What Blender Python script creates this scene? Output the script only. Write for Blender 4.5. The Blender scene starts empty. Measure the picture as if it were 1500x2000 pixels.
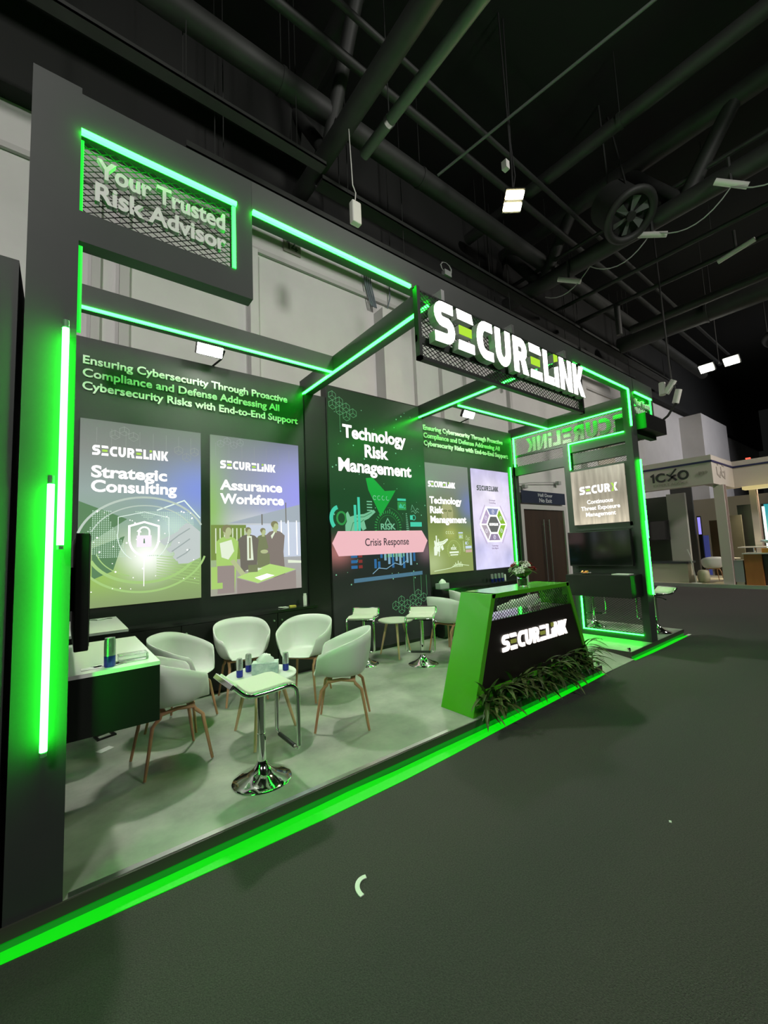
import bpy, bmesh, math, random
from mathutils import Vector, Matrix, Euler
random.seed(7)
S = bpy.context.scene
COL = S.collection
PI = math.pi

# ---------------------------------------------------------------- camera, world, lights, exposure
CAM = dict(loc=(-0.0335, -2.4983, 1.5), yaw=0.66215, pitch=0.09017, roll=-0.04368, f=808.5)
def setup_camera():
    c = bpy.data.cameras.new('camera'); o = bpy.data.objects.new('camera', c); COL.objects.link(o)
    y, p, r = CAM['yaw'], CAM['pitch'], CAM['roll']
    f = Vector((math.sin(y)*math.cos(p), math.cos(y)*math.cos(p), math.sin(p)))
    rt = Vector((math.cos(y), -math.sin(y), 0)); up = rt.cross(f)
    r2 = rt*math.cos(r)+up*math.sin(r); u2 = -rt*math.sin(r)+up*math.cos(r)
    m = Matrix((r2, u2, -f)).transposed().to_4x4(); m.translation = Vector(CAM['loc'])
    o.matrix_world = m
    c.sensor_fit = 'VERTICAL'; c.sensor_height = 24.0
    c.lens = CAM['f']*24.0/2000.0
    c.clip_start = 0.05; c.clip_end = 200
    S.camera = o
setup_camera()
W = bpy.data.worlds.new('hall_air'); S.world = W; W.use_nodes = True
W.node_tree.nodes['Background'].inputs[0].default_value = (0.8, 0.85, 0.8, 1)
W.node_tree.nodes['Background'].inputs[1].default_value = 0.006
S.view_settings.view_transform = 'Standard'; S.view_settings.look = 'None'
S.view_settings.exposure = 0.2; S.view_settings.gamma = 1.0; S.view_settings.use_curve_mapping = False
def area(name, loc, target, size, power, color=(1, .97, .92)):
    l = bpy.data.lights.new(name, 'AREA'); l.shape = 'SQUARE'; l.size = size; l.energy = power; l.color = color; l.spread = math.radians(95)
    o = bpy.data.objects.new(name, l); COL.objects.link(o); o.location = loc
    d = Vector(target)-Vector(loc); o.rotation_euler = d.to_track_quat('-Z', 'Y').to_euler(); return o
# unseen area lights added to brighten wall and stand, standing for hall floodlights
area('hall_fill', (-3.5, -7, 8.8), (-1.5, 3.4, 4.0), 1.2, 160)
area('hall_fill', (5, -8, 8.8), (5, 4, 4.4), 1.2, 140)
area('hall_fill', (14, -8, 8.8), (15.5, 2.5, 2.6), 1.2, 300, (1, .93, .85))
area('hall_fill', (23, -6, 8.8), (23, 4, 4), 1.2, 110, (.95, .93, 1))
area('booth_fill', (18, .6, 2.9), (18, .6, 0), .8, 55, (1, .85, .55))  # unseen light added under the fascia to brighten the booth inside

# ---------------------------------------------------------------- materials
MATS = {}
def mat(name, col, rough=.5, metal=0, em=None, es=0, spec=None, coat=0, trans=0, ior=1.45):
    if name in MATS: return MATS[name]
    m = bpy.data.materials.new(name); m.use_nodes = True
    b = m.node_tree.nodes['Principled BSDF']
    b.inputs['Base Color'].default_value = (*col, 1); b.inputs['Roughness'].default_value = rough
    b.inputs['Metallic'].default_value = metal
    if spec is not None: b.inputs['Specular IOR Level'].default_value = spec
    if coat: b.inputs['Coat Weight'].default_value = coat; b.inputs['Coat Roughness'].default_value = .05
    if trans: b.inputs['Transmission Weight'].default_value = trans; b.inputs['IOR'].default_value = ior
    if em: b.inputs['Emission Color'].default_value = (*em, 1); b.inputs['Emission Strength'].default_value = es
    MATS[name] = m; return m
def noise_mat(name, c1, c2, scale, rough=.6, detail=6, bump=0, bscale=200, coat=0, stretch=(1, 1, 1), metal=0):
    m = mat(name, c1, rough, metal, coat=coat); t = m.node_tree; n = t.nodes; b = n['Principled BSDF']
    tc = n.new('ShaderNodeTexCoord'); mp = n.new('ShaderNodeMapping'); mp.inputs['Scale'].default_value = stretch
    t.links.new(tc.outputs['Object'], mp.inputs['Vector'])
    nz = n.new('ShaderNodeTexNoise'); nz.inputs['Scale'].default_value = scale; nz.inputs['Detail'].default_value = detail
    nz.inputs['Roughness'].default_value = .6
    t.links.new(mp.outputs[0], nz.inputs['Vector'])
    r = n.new('ShaderNodeValToRGB'); r.color_ramp.elements[0].position = .35; r.color_ramp.elements[1].position = .65
    r.color_ramp.elements[0].color = (*c1, 1); r.color_ramp.elements[1].color = (*c2, 1)
    t.links.new(nz.outputs['Fac'], r.inputs[0]); t.links.new(r.outputs[0], b.inputs['Base Color'])
    if bump:
        n2 = n.new('ShaderNodeTexNoise'); n2.inputs['Scale'].default_value = bscale; n2.inputs['Detail'].default_value = 2
        t.links.new(mp.outputs[0], n2.inputs['Vector'])
        bp = n.new('ShaderNodeBump'); bp.inputs['Strength'].default_value = bump; bp.inputs['Distance'].default_value = .01
        t.links.new(n2.outputs['Fac'], bp.inputs['Height']); t.links.new(bp.outputs[0], b.inputs['Normal'])
    return m
def em(name, col, es=1.0, rough=.4):
    return mat(name, tuple(c*.15 for c in col), rough, 0, col, es, spec=.3)
def grad_mat(name, stops, blobs, es, axis='X', flip=False, rough=.25, streak=None):
    """printed backlit graphic: vertical colour ramp plus soft round blobs of ink"""
    m = mat(name, (.02, .02, .02), rough, spec=.3); t = m.node_tree; n = t.nodes; L = t.links; b = n['Principled BSDF']
    tc = n.new('ShaderNodeTexCoord'); sp = n.new('ShaderNodeSeparateXYZ'); L.new(tc.outputs['Generated'], sp.inputs[0])
    u = sp.outputs[axis]
    if flip:
        iv = n.new('ShaderNodeMath'); iv.operation = 'SUBTRACT'; iv.inputs[0].default_value = 1; L.new(u, iv.inputs[1]); u = iv.outputs[0]
    rp = n.new('ShaderNodeValToRGB'); L.new(sp.outputs['Z'], rp.inputs[0]); e = rp.color_ramp.elements
    while len(e) < len(stops): e.new(.5)
    for k, (p, c) in enumerate(stops): e[k].position = p; e[k].color = (*c, 1)
    cur = rp.outputs[0]
    for (cu, cv, ru, rv, c, w) in blobs:
        def ax(src, c0, r0):
            a = n.new('ShaderNodeMath'); a.operation = 'SUBTRACT'; L.new(src, a.inputs[0]); a.inputs[1].default_value = c0
            d = n.new('ShaderNodeMath'); d.operation = 'DIVIDE'; L.new(a.outputs[0], d.inputs[0]); d.inputs[1].default_value = r0
            q = n.new('ShaderNodeMath'); q.operation = 'MULTIPLY'; L.new(d.outputs[0], q.inputs[0]); L.new(d.outputs[0], q.inputs[1]); return q.outputs[0]
        s = n.new('ShaderNodeMath'); s.operation = 'ADD'; L.new(ax(u, cu, ru), s.inputs[0]); L.new(ax(sp.outputs['Z'], cv, rv), s.inputs[1])
        g = n.new('ShaderNodeMath'); g.operation = 'MULTIPLY'; L.new(s.outputs[0], g.inputs[0]); g.inputs[1].default_value = -1.4
        x = n.new('ShaderNodeMath'); x.operation = 'EXPONENT'; L.new(g.outputs[0], x.inputs[0])
        f = n.new('ShaderNodeMath'); f.operation = 'MULTIPLY'; L.new(x.outputs[0], f.inputs[0]); f.inputs[1].default_value = w
        mx = n.new('ShaderNodeMix'); mx.data_type = 'RGBA'; L.new(f.outputs[0], mx.inputs['Factor'])
        L.new(cur, mx.inputs['A']); mx.inputs['B'].default_value = (*c, 1); cur = mx.outputs['Result']
    if streak:
        mp = n.new('ShaderNodeMapping'); mp.inputs['Scale'].default_value = streak[0]; L.new(tc.outputs['Object'], mp.inputs[0])
        nz = n.new('ShaderNodeTexNoise'); nz.inputs['Scale'].default_value = streak[1]; nz.inputs['Detail'].default_value = 3; L.new(mp.outputs[0], nz.inputs['Vector'])
        r2 = n.new('ShaderNodeValToRGB'); r2.color_ramp.elements[0].position = .35; r2.color_ramp.elements[1].position = .7
        r2.color_ramp.elements[0].color = (*[1-streak[2]]*3, 1); r2.color_ramp.elements[1].color = (*[1+streak[2]]*3, 1)
        L.new(nz.outputs['Fac'], r2.inputs[0])
        mx = n.new('ShaderNodeMix'); mx.data_type = 'RGBA'; mx.blend_type = 'MULTIPLY'; mx.inputs['Factor'].default_value = 1
        L.new(cur, mx.inputs['A']); L.new(r2.outputs[0], mx.inputs['B']); cur = mx.outputs['Result']
    L.new(cur, b.inputs['Emission Color']); b.inputs['Emission Strength'].default_value = es
    return m

M_DARK = noise_mat('dark_panel_paint', (.020, .024, .021), (.026, .030, .027), 3, .55)
M_BLACK = mat('black_laminate', (.010, .011, .010), .35)
M_TOWER = noise_mat('charcoal_tower_paint', (.030, .036, .033), (.037, .043, .039), 2, .6)
M_BEAM = noise_mat('charcoal_beam_paint', (.030, .035, .031), (.038, .043, .039), 3, .5)
M_WIRE = mat('dark_wire', (.02, .022, .02), .5, .5)
M_CHROME = mat('chrome', (.86, .87, .86), .08, 1)
M_STEEL = mat('brushed_aluminium', (.75, .76, .75), .3, 1)
M_WHITEPL = mat('white_chair_shell', (.64, .64, .62), .38)
M_PAD = mat('cream_seat_pad', (.60, .60, .52), .5)
M_WOOD = noise_mat('beech_wood', (.40, .20, .10), (.48, .26, .14), 6, .45, stretch=(1, 1, .15))
M_PALEWOOD = noise_mat('pale_wood', (.55, .38, .20), (.62, .45, .26), 6, .45, stretch=(1, 1, .15))
M_WHITE = mat('white_laminate', (.80, .80, .78), .18, coat=.3)
M_GREEN = mat('green_gloss', (.075, .40, .014), .22, coat=.3)
M_LED = mat('led_green', (.1, .6, .15), .4, 0, (.008, 1, .020), 36)
M_LEDH = mat('led_green_tube', (.1, .6, .15), .4, 0, (.014, 1, .025), 75)
M_LEDL = mat('led_green_low', (.1, .6, .15), .4, 0, (.012, 1, .04), 7)
M_LEDD = mat('led_green_dim', (.05, .4, .08), .4, 0, (.004, .75, .03), 1.0)
M_STRIP = noise_mat('green_painted_glow', (.01, .03, .01), (.012, .04, .012), 30, .6)  # floor film; the green LED light on it is put in as emission
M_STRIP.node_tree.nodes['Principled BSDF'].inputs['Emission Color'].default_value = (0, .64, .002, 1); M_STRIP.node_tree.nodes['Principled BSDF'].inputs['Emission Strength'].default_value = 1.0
M_LETTER = mat('lit_white_acrylic', (.8, .8, .8), .4, 0, (1, .98, .93), 3.2)
M_LETTERSIDE = mat('letter_return', (.36, .36, .35), .35)
M_GREENLET = mat('green_acrylic', (.25, .5, .02), .35, 0, (.36, .62, .03), .75)
M_GREYLET = mat('pale_letter', (.80, .80, .78), .45)
M_WALL = noise_mat('hall_wall_paint', (.60, .59, .58), (.65, .64, .63), 1.2, .8)
M_WALLTRIM = mat('hall_wall_trim', (.50, .49, .48), .7)
M_CEIL = mat('ceiling_black', (.012, .013, .012), .9)
M_PIPE = noise_mat('dark_ceiling_steel', (.018, .020, .018), (.028, .030, .028), 2, .6)
M_PIPEL = mat('grey_green_pipe', (.11, .13, .115), .55)
M_CABLE = mat('black_cable', (.02, .02, .02), .6)
M_GCABLE = mat('grey_cable', (.35, .36, .35), .6)
M_OFFW = mat('off_white_plastic', (.7, .7, .66), .5)

# ---------------------------------------------------------------- mesh helpers
class MB:
    def __init__(s): s.v = []; s.f = []; s.mi = []; s.cur = 0
    def add(s, vs, fs):
        o = len(s.v); s.v += [tuple(p) for p in vs]; s.f += [tuple(o+i for i in f) for f in fs]; s.mi += [s.cur]*len(fs); return s
    def box(s, x0, y0, z0, x1, y1, z1):
        return s.add([(x0,y0,z0),(x1,y0,z0),(x1,y1,z0),(x0,y1,z0),(x0,y0,z1),(x1,y0,z1),(x1,y1,z1),(x0,y1,z1)],
                     [(0,3,2,1),(4,5,6,7),(0,1,5,4),(1,2,6,5),(2,3,7,6),(3,0,4,7)])
    def obox(s, c, size, rot=(0,0,0)):
        m = Euler(rot).to_matrix(); c = Vector(c); h = [x/2 for x in size]
        P = [c+m@Vector((sx*h[0], sy*h[1], sz*h[2])) for sz in (-1,1) for sx, sy in ((-1,-1),(1,-1),(1,1),(-1,1))]
        return s.add(P, [(0,3,2,1),(4,5,6,7),(0,1,5,4),(1,2,6,5),(2,3,7,6),(3,0,4,7)])
    def prism(s, poly, fn, d0, d1):
        n = len(poly); vs = [fn(u, v, d0) for u, v in poly]+[fn(u, v, d1) for u, v in poly]
        fs = [tuple(range(n))[::-1], tuple(range(n, 2*n))]+[(i, (i+1) % n, n+(i+1) % n, n+i) for i in range(n)]
        return s.add(vs, fs)
    def flat(s, poly, fn, d):
        return s.add([fn(u, v, d) for u, v in poly], [tuple(range(len(poly)))])
    def ribbon(s, pts, w, fn, d0, d1=None, closed=False):
        """ribbon along a 2D polyline; flat at d0, or solid between d0 and d1"""
        n = len(pts); P = [Vector(p) for p in pts]; lo = []; hi = []
        for i in range(n):
            a = P[i-1] if (i > 0 or closed) else None; b = P[(i+1) % n] if (i < n-1 or closed) else None
            t1 = (P[i]-a).normalized() if a is not None else None; t2 = (b-P[i]).normalized() if b is not None else None
            t1 = t1 or t2; t2 = t2 or t1
            n1 = Vector((-t1.y, t1.x)); n2 = Vector((-t2.y, t2.x)); mm = (n1+n2)
            mm = mm.normalized() if mm.length > 1e-6 else n1
            k = w/2/max(.35, mm.dot(n1)); lo.append(P[i]-mm*k); hi.append(P[i]+mm*k)
        seg = n if closed else n-1
        if d1 is None:
            vs = [fn(p.x, p.y, d0) for p in lo]+[fn(p.x, p.y, d0) for p in hi]
            return s.add(vs, [(i, (i+1) % n, n+(i+1) % n, n+i) for i in range(seg)])
        vs = [fn(p.x, p.y, d) for d in (d0, d1) for L in (lo, hi) for p in L]; fs = []
        for i in range(seg):
            j = (i+1) % n
            fs += [(i, j, n+j, n+i), (2*n+i, 3*n+i, 3*n+j, 2*n+j), (i, 2*n+i, 2*n+j, j), (n+i, n+j, 3*n+j, 3*n+i)]
        if not closed: fs += [(0, n, 3*n, 2*n), (n-1, 3*n-1, 4*n-1, 2*n-1)]
        return s.add(vs, fs)
    def tube(s, path, r, n=10, closed=False, caps=True):
        P = [Vector(p) for p in path]; k = len(P); rings = []
        T = []
        for i in range(k):
            a = P[(i-1) % k] if (closed or i > 0) else P[i]; b = P[(i+1) % k] if (closed or i < k-1) else P[i]
            T.append((b-a).normalized())
        up = Vector((0, 0, 1)) if abs(T[0].z) < .9 else Vector((1, 0, 0))
        nrm = (up-T[0]*up.dot(T[0])).normalized(); vs = []
        for i in range(k):
            nrm = (nrm-T[i]*nrm.dot(T[i])).normalized(); bn = T[i].cross(nrm)
            rr = r[i] if isinstance(r, (list, tuple)) else r
            vs += [P[i]+(nrm*math.cos(a)+bn*math.sin(a))*rr for a in [2*PI*j/n for j in range(n)]]
        fs = []
        for i in range(k if closed else k-1):
            a, b = i*n, ((i+1) % k)*n
            fs += [(a+j, a+(j+1) % n, b+(j+1) % n, b+j) for j in range(n)]
        if caps and not closed: fs += [tuple(range(n))[::-1], tuple(range((k-1)*n, k*n))]
        return s.add(vs, fs)
    def cyl(s, a, b, r, n=16): return s.tube([a, b], r, n)
    def lathe(s, prof, c=(0,0,0), n=28):
        vs = []; k = len(prof)
        for r, z in prof:
            vs += [(c[0]+max(r, 1e-4)*math.cos(2*PI*j/n), c[1]+max(r, 1e-4)*math.sin(2*PI*j/n), c[2]+z) for j in range(n)]
        fs = [(i*n+j, i*n+(j+1) % n, (i+1)*n+(j+1) % n, (i+1)*n+j) for i in range(k-1) for j in range(n)]
        fs += [tuple(range(n))[::-1], tuple(range((k-1)*n, k*n))]
        return s.add(vs, fs)
    def lattice(s, fn, u0, u1, v0, v1, pu, pv, r, d):
        """expanded metal diamonds clipped to a rectangle"""
        for sgn in (1, -1):
            m = sgn*pv/pu
            # lines v = m*u + c
            cs = [v-m*u for u in (u0, u1) for v in (v0, v1)]; c = math.floor(min(cs)/pv)*pv
            while c < max(cs):
                pts = []
                for u in (u0, u1):
                    v = m*u+c
                    if v0 <= v <= v1: pts.append((u, v))
                for v in (v0, v1):
                    u = (v-c)/m
                    if u0 < u < u1: pts.append((u, v))
                if len(pts) >= 2 and (pts[0][0]-pts[1][0])**2+(pts[0][1]-pts[1][1])**2 > 1e-4:
                    s.ribbon(pts[:2], r*2, fn, d, d+r*1.2)
                c += pv
        return s
    def build(s, name, m, parent=None, smooth=None, bevel=0, local=False):
        me = bpy.data.meshes.new(name); me.from_pydata(s.v, [], s.f)
        ms = m if isinstance(m, (list, tuple)) else [m]
        for x in ms: me.materials.append(x)
        if len(ms) > 1: me.polygons.foreach_set('material_index', s.mi)
        bm = bmesh.new(); bm.from_mesh(me); bmesh.ops.recalc_face_normals(bm, faces=bm.faces); bm.to_mesh(me); bm.free()
        if smooth is not None:
            me.polygons.foreach_set('use_smooth', [True]*len(me.polygons)); me.set_sharp_from_angle(angle=math.radians(smooth))
        o = bpy.data.objects.new(name, me); COL.objects.link(o)
        if parent: attach(o, parent)
        if bevel:
            b = o.modifiers.new('bevel', 'BEVEL'); b.width = bevel; b.segments = 2; b.limit_method = 'ANGLE'
        return o
def attach(o, parent):
    o.parent = parent; o.matrix_parent_inverse = world(parent).inverted()
def world(o):
    return (world(o.parent)@o.matrix_parent_inverse@o.matrix_basis) if o.parent else o.matrix_basis
def tag(o, label, cat, group=None, kind=None):
    o['label'] = label; o['category'] = cat
    if group: o['group'] = group
    if kind: o['kind'] = kind
    return o
def thing(name, label, cat, loc=(0,0,0), group=None):
    o = bpy.data.objects.new(name, None); o.empty_display_size = .1; COL.objects.link(o); o.location = loc
    return tag(o, label, cat, group)
def struct(o): o['kind'] = 'structure'; return o
def dup(root, loc, rz, label=None, group=None):
    r = root.copy(); COL.objects.link(r); r.location = loc; r.rotation_euler = (0, 0, rz)
    if label: r['label'] = label
    if group: r['group'] = group
    def rec(src, dst):
        for ch in [o for o in src.children]:
            c = ch.copy(); COL.objects.link(c); c.parent = dst; c.matrix_parent_inverse = ch.matrix_parent_inverse.copy(); rec(ch, c)
    rec(root, r); return r
def text(name, body, m, parent, origin, ux, uz, width=None, height=None, depth=.006, bold=.018, align='LEFT', spacing=1.0):
    """lettering: origin = baseline start, ux = reading direction, uz = up; width = fitted ink width, height = cap height"""
    c = bpy.data.curves.new(name, 'FONT'); c.body = body; c.size = 1; c.offset = bold; c.extrude = .5; c.space_character = spacing; c.resolution_u = 4
    c.align_x = 'LEFT'
    t = bpy.data.objects.new(name, c); COL.objects.link(t)
    dg = bpy.context.evaluated_depsgraph_get(); dg.update()
    me = bpy.data.meshes.new_from_object(t.evaluated_get(dg)); bpy.data.objects.remove(t); bpy.data.curves.remove(c)
    xs = [v.co.x for v in me.vertices]; x0, x1 = min(xs), max(xs)
    cap = .68
    sy = height/cap; sx = (width/(x1-x0)) if width else sy
    ux = Vector(ux); uz = Vector(uz); nn = ux.cross(uz); O = Vector(origin)
    off = 0 if align == 'LEFT' else -(x1-x0)*sx/2
    for v in me.vertices:
        v.co = O+ux*((v.co.x-x0)*sx+off)+uz*(v.co.y*sy)+nn*(v.co.z+.5)*depth
    me.name = name; me.materials.clear(); me.materials.append(m)
    o = bpy.data.objects.new(name, me); COL.objects.link(o)
    if parent: attach(o, parent)
    return o

# the lettering of the logo, as strokes in a unit-high box
def arc(cx, cy, rx, ry, a0, a1, n=6):
    return [(cx+rx*math.cos(math.radians(a0+(a1-a0)*i/n)), cy+ry*math.sin(math.radians(a0+(a1-a0)*i/n))) for i in range(n+1)]
def logo(mb, word, fn, d0, d1, W, H, wi=0, gi=1, side=None):
    """strokes of the wordmark; mb.cur set to wi for white and gi for green pieces"""
    st = .24; adv = {'S': .86, 'E': .80, 'C': .84, 'U': .88, 'R': .86, 'L': .66, 'i': .36, 'N': .90, 'K': .82, 'X': .86}
    tot = sum(adv[c] for c in word)-.12; kx = W/tot; x = 0
    def f(u, v, d): return fn((x+u)*kx, v*H, d)
    def rib(p): mb.ribbon(p, st, f, d0, d1)
    def poly(p): mb.prism(p, f, d0, d1)
    h = st/2
    for ci, ch in enumerate(word):
        mb.cur = wi
        if ch == 'S':
            rib([(.70, 1-h)]+arc(.30, .70, .18, 1-h-.70, 90, 270, 8)+arc(.42, .33, .20, .25-.05, 90, -90, 8)[1:]+[(.0, .12)])
        elif ch == 'E':
            poly([(.03, .76), (.66, .76), (.60, 1), (.0, 1)]); poly([(.0, 0), (.66, 0), (.66, .24), (.04, .24)])
            mb.cur = gi; poly([(.06, .39), (.56, .39), (.58, .61), (.06, .61)])
        elif ch == 'C':
            rib([(.70, 1-h)]+arc(.38, .5, .26, .5-h, 90, 270, 10)+[(.70, h)])
        elif ch == 'U':
            rib([(h, 1), (h, .45)]+arc(.36, .42, .24, .30, 180, 360, 10)[1:]+[(.60, 1)])
        elif ch == 'R':
            rib([(h, 0), (h, 1-h), (.40, 1-h)]+arc(.40, .68, .18, .20, 90, -90, 6)[1:]+[(.18, .48)])
            poly([(.36, .40), (.60, .40), (.74, 0), (.46, 0)])
        elif ch == 'L':
            rib([(h, 1), (h, h), (.58, h)])
        elif ch == 'i':
            poly([(0, 0), (.24, 0), (.24, .66), (0, .58)]); mb.cur = gi; poly([(.0, .74), (.24, .82), (.24, 1), (.0, 1)])
        elif ch == 'N':
            poly([(0, 0), (.24, 0), (.24, 1), (0, 1)]); poly([(.54, 0), (.78, 0), (.78, 1), (.54, 1)]); poly([(.2, 1), (.26, 1), (.58, 0), (.5, 0), (.2, .70)])
        elif ch == 'K':
            poly([(0, 0), (.24, 0), (.24, 1), (0, 1)]); poly([(.24, .44), (.48, 1), (.76, 1), (.48, .5), (.76, 0), (.48, 0)])
        elif ch == 'X':
            poly([(.50, 1), (.80, 1), (.52, .5), (.80, 0), (.50, 0), (.34, .5)])
            mb.cur = gi; poly([(0, 1), (.26, 1), (.44, .56), (.36, .5), (.44, .44), (.26, 0), (0, 0), (.26, .5)])
        x += adv[ch]
    mb.cur = wi
    return mb
def wallfn(x0, z0, y):
    return lambda u, v, d: (x0+u, y-d, z0+v)           # on a wall that faces -y
def sidefn(y0, z0, x):
    return lambda u, v, d: (x-d, y0-u, z0+v)           # on a wall that faces -x
def sideoutfn(y0, z0, x):
    return lambda u, v, d: (x+d, y0+u, z0+v)           # on a wall that faces +x
def box_obj(name, m, b, parent=None, bevel=0): return MB().box(*b).build(name, m, parent, bevel=bevel)

# ---------------------------------------------------------------- the hall
HY = 4.08   # face of the hall's back wall
D = 2.66    # face of the stand's back wall
M_CARPET = noise_mat('hall_carpet', (.044, .040, .040), (.074, .068, .066), 130, .95, bump=.9, bscale=190)
struct(box_obj('floor', M_CARPET, (-14, -26, -.2, 40, HY, -.1)))
struct(box_obj('ceiling', M_CEIL, (-14, -26, 10.4, 40, HY+.3, 10.6)))
struct(box_obj('wall_back', M_WALL, (-14, HY, -.1, 40, HY+.25, 7.42)))
struct(box_obj('trim_1', M_WALLTRIM, (-14, HY-.06, 6.72, 21, HY, 6.80)))
struct(box_obj('trim_2', M_CEIL, (-14, HY-.25, 7.42, 40, HY+.3, 10.4)))
k = 3
for x0, x1, z1, dy, mm in ((.20, .30, 6.7, .10, M_WALLTRIM), (.52, .64, 6.7, .10, M_WALLTRIM), (2.36, 2.50, 6.7, .14, M_WALL), (5.05, 5.5, 6.45, .30, M_WALL),
                           (6.1, 6.25, 6.7, .10, M_WALL), (6.9, 7.1, 6.7, .12, M_WALL), (7.75, 8.1, 6.7, .12, M_WALL), (9.55, 9.66, 6.7, .10, M_WALLTRIM), (13.4, 13.8, 6.7, .2, M_WALL), (17.5, 18.2, 7.4, .2, M_WALL)):
    struct(box_obj('trim_%d' % k, mm, (x0, HY-dy, -.1, x1, HY, z1))); k += 1
struct(box_obj('wall_right', M_WALL, (23.4, 3.2, -.1, 27.6, HY, 7.2)))
# double door with its sign
M_DOOR = noise_mat('dark_brown_door', (.030, .016, .010), (.045, .024, .014), 5, .5, stretch=(1, 1, .1))
dr = thing('door_1', 'dark brown double door with long steel pull handles in the hall wall', 'door', (10.8, HY, -.1)); dr['kind'] = 'structure'
fr = MB(); fr.box(9.70, HY-.08, -.1, 9.84, HY, 2.56); fr.box(11.92, HY-.08, -.1, 12.06, HY, 2.56); fr.box(9.84, HY-.08, 2.43, 11.92, HY, 2.56)
fr.build('door_frame', M_WALLTRIM, dr)
for s in (-1, 1):
    lf = box_obj('door_leaf', M_DOOR, (10.88+(0 if s > 0 else -1.03), HY-.04, -.095, 10.88+(1.03 if s > 0 else -.005), HY-.002, 2.425), dr)
    x = 10.88+s*.14
    h = MB(); h.tube([(x, HY-.10, .25), (x, HY-.10, 2.15)], .018, 8); h.cyl((x, HY-.10, .4), (x, HY-.03, .4), .012, 8); h.cyl((x, HY-.10, 2.0), (x, HY-.03, 2.0), .012, 8)
    h.build('pull_handle', M_STEEL, lf, 40)
sg = thing('door_sign', 'navy sign above the brown double door reading Hall Door No Exit', 'sign', (10.8, HY, 2.75))
box_obj('sign_board', mat('navy_board', (.012, .02, .05), .5), (9.75, HY-.10, 2.60, 12.0, HY-.085, 2.94), sg)
text('sign_lettering', 'Hall Door', mat('sign_white', (.5, .52, .55), .6), sg, (10.55, HY-.101, 2.80), (1,0,0), (0,0,1), .75, .09, .003)
text('sign_lettering', 'No Exit', MATS['sign_white'], sg, (10.6, HY-.101, 2.64), (1,0,0), (0,0,1), .65, .11, .003)
cl = MB(); cl.tube([(9.3, HY-.12, 3.05), (10.2, HY-.10, 3.17), (11.8, HY-.12, 3.28)], .012, 6); cl.box(9.85, HY-.16, 3.0, 10.0, HY-.06, 3.1); cl.box(11.6, HY-.16, 3.2, 11.75, HY-.06, 3.3)
tag(cl.build('wall_conduit', M_GCABLE), 'thin grey conduit with two clamps running above the blue door sign', 'conduit')
nb = thing('bay_number_sign', 'beige square sign with the number 14 high on the hall wall', 'sign', (3.2, HY, 7.05))
box_obj('sign_board', mat('beige_board', (.26, .26, .22), .7), (3.03, HY-.03, 6.99, 3.37, HY-.002, 7.28), nb)
q = MB(); fn = wallfn(3.09, 7.05, HY-.03); q.ribbon([(.0, .12), (.045, .16), (.045, .0)], .026, fn, 0, .004); q.ribbon([(.17, .16), (.10, .045), (.225, .045)], .024, fn, 0, .004); q.ribbon([(.185, .09), (.185, .0)], .024, fn, .0, .004)
q.build('sign_lettering', mat('dark_ink', (.03, .035, .03), .7), nb)
ws = thing('wall_notice', 'pale notice with red script on the hall wall right of the tall post', 'sign', (15.5, HY, 3.5))
box_obj('notice_board', mat('pale_notice', (.55, .50, .42), .7), (14.6, HY-.03, 3.5, 15.9, HY-.002, 5.4), ws)
q = MB(); fn = wallfn(14.75, 3.7, HY-.03)
for v0 in (.25, 1.0): q.ribbon([(.05, v0+.1), (.2, v0), (.35, v0+.12), (.45, v0+.02), (.62, v0+.2), (.7, v0+.02), (.9, v0+.1)], .05, fn, .003)
q.build('notice_script', mat('red_ink', (.25, .09, .06), .7), ws)
cb = MB()
for i in range(4): cb.tube([(4.78+.05*i, HY-.05, 7.35), (4.80+.05*i, HY-.08, 7.0), (4.86+.05*i, HY-.10, 6.7), (4.9+.04*i, HY-.14, 6.5)], .016, 6)
cb.tube([(5.3, HY-.1, 6.46), (5.45, HY-.08, 6.9), (5.46, HY-.06, 7.3)], .014, 6)
tag(cb.build('cable_bundle', mat('blue_grey_cable', (.16, .2, .22), .6), None, 40), 'bundle of grey cables dropping into the boxed shaft on the hall wall', 'cable')
cb = MB(); cb.tube([(9.35, HY-.04, 7.3), (9.4, HY-.05, 6.6), (9.3, HY-.05, 6.5), (9.3, HY-.05, 5.6)], .025, 6); cb.box(9.9, HY-.05, 6.75, 10.05, HY, 7.05)
tag(cb.build('wall_pipe', M_GCABLE, None, 40), 'thin grey pipe and small box on the hall wall behind the long lit sign', 'pipe')

# ---------------------------------------------------------------- stand platform
M_VINYL = noise_mat('grey_concrete_vinyl', (.235, .26, .215), (.385, .41, .35), 2.6, .42, detail=9, bump=.04, bscale=30)
M_EDGE = mat('dark_edge_board', (.055, .045, .042), .6)
st = thing('stand_platform', 'low raised stand floor in grey concrete-look vinyl with a green glow painted into its edge film', 'platform', (0, 0, -.1))
p = MB(); RX0, RX1 = 5.12, 5.97
p.box(-.2, .001, -.098, RX0, D+.12, -.002); p.box(RX1, .001, -.098, 7.95, D+.12, -.002); p.box(RX0, .55, -.098, RX1, D+.12, -.002)
p.build('deck', M_EDGE, st)
p = MB(); p.box(-.2, .001, -.002, RX0, D, .0); p.box(RX1, .001, -.002, 7.95, D, .0); p.box(RX0, .55, -.002, RX1, D, 0)
p.build('vinyl_floor', M_VINYL, st)
p = MB(); p.prism([(.55, 0), (.55, -.09), (-.03, -.098), (-.03, -.092)], lambda u, v, d: (d, u, v), RX0, RX1)
p.build('ramp', M_VINYL, st)
p = MB(); p.box(-1.6, -.012, -.055, RX0, .0, .0); p.box(RX1, -.012, -.055, 7.95, 0, .0)
p.build('edge_board', M_EDGE, st)
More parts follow.
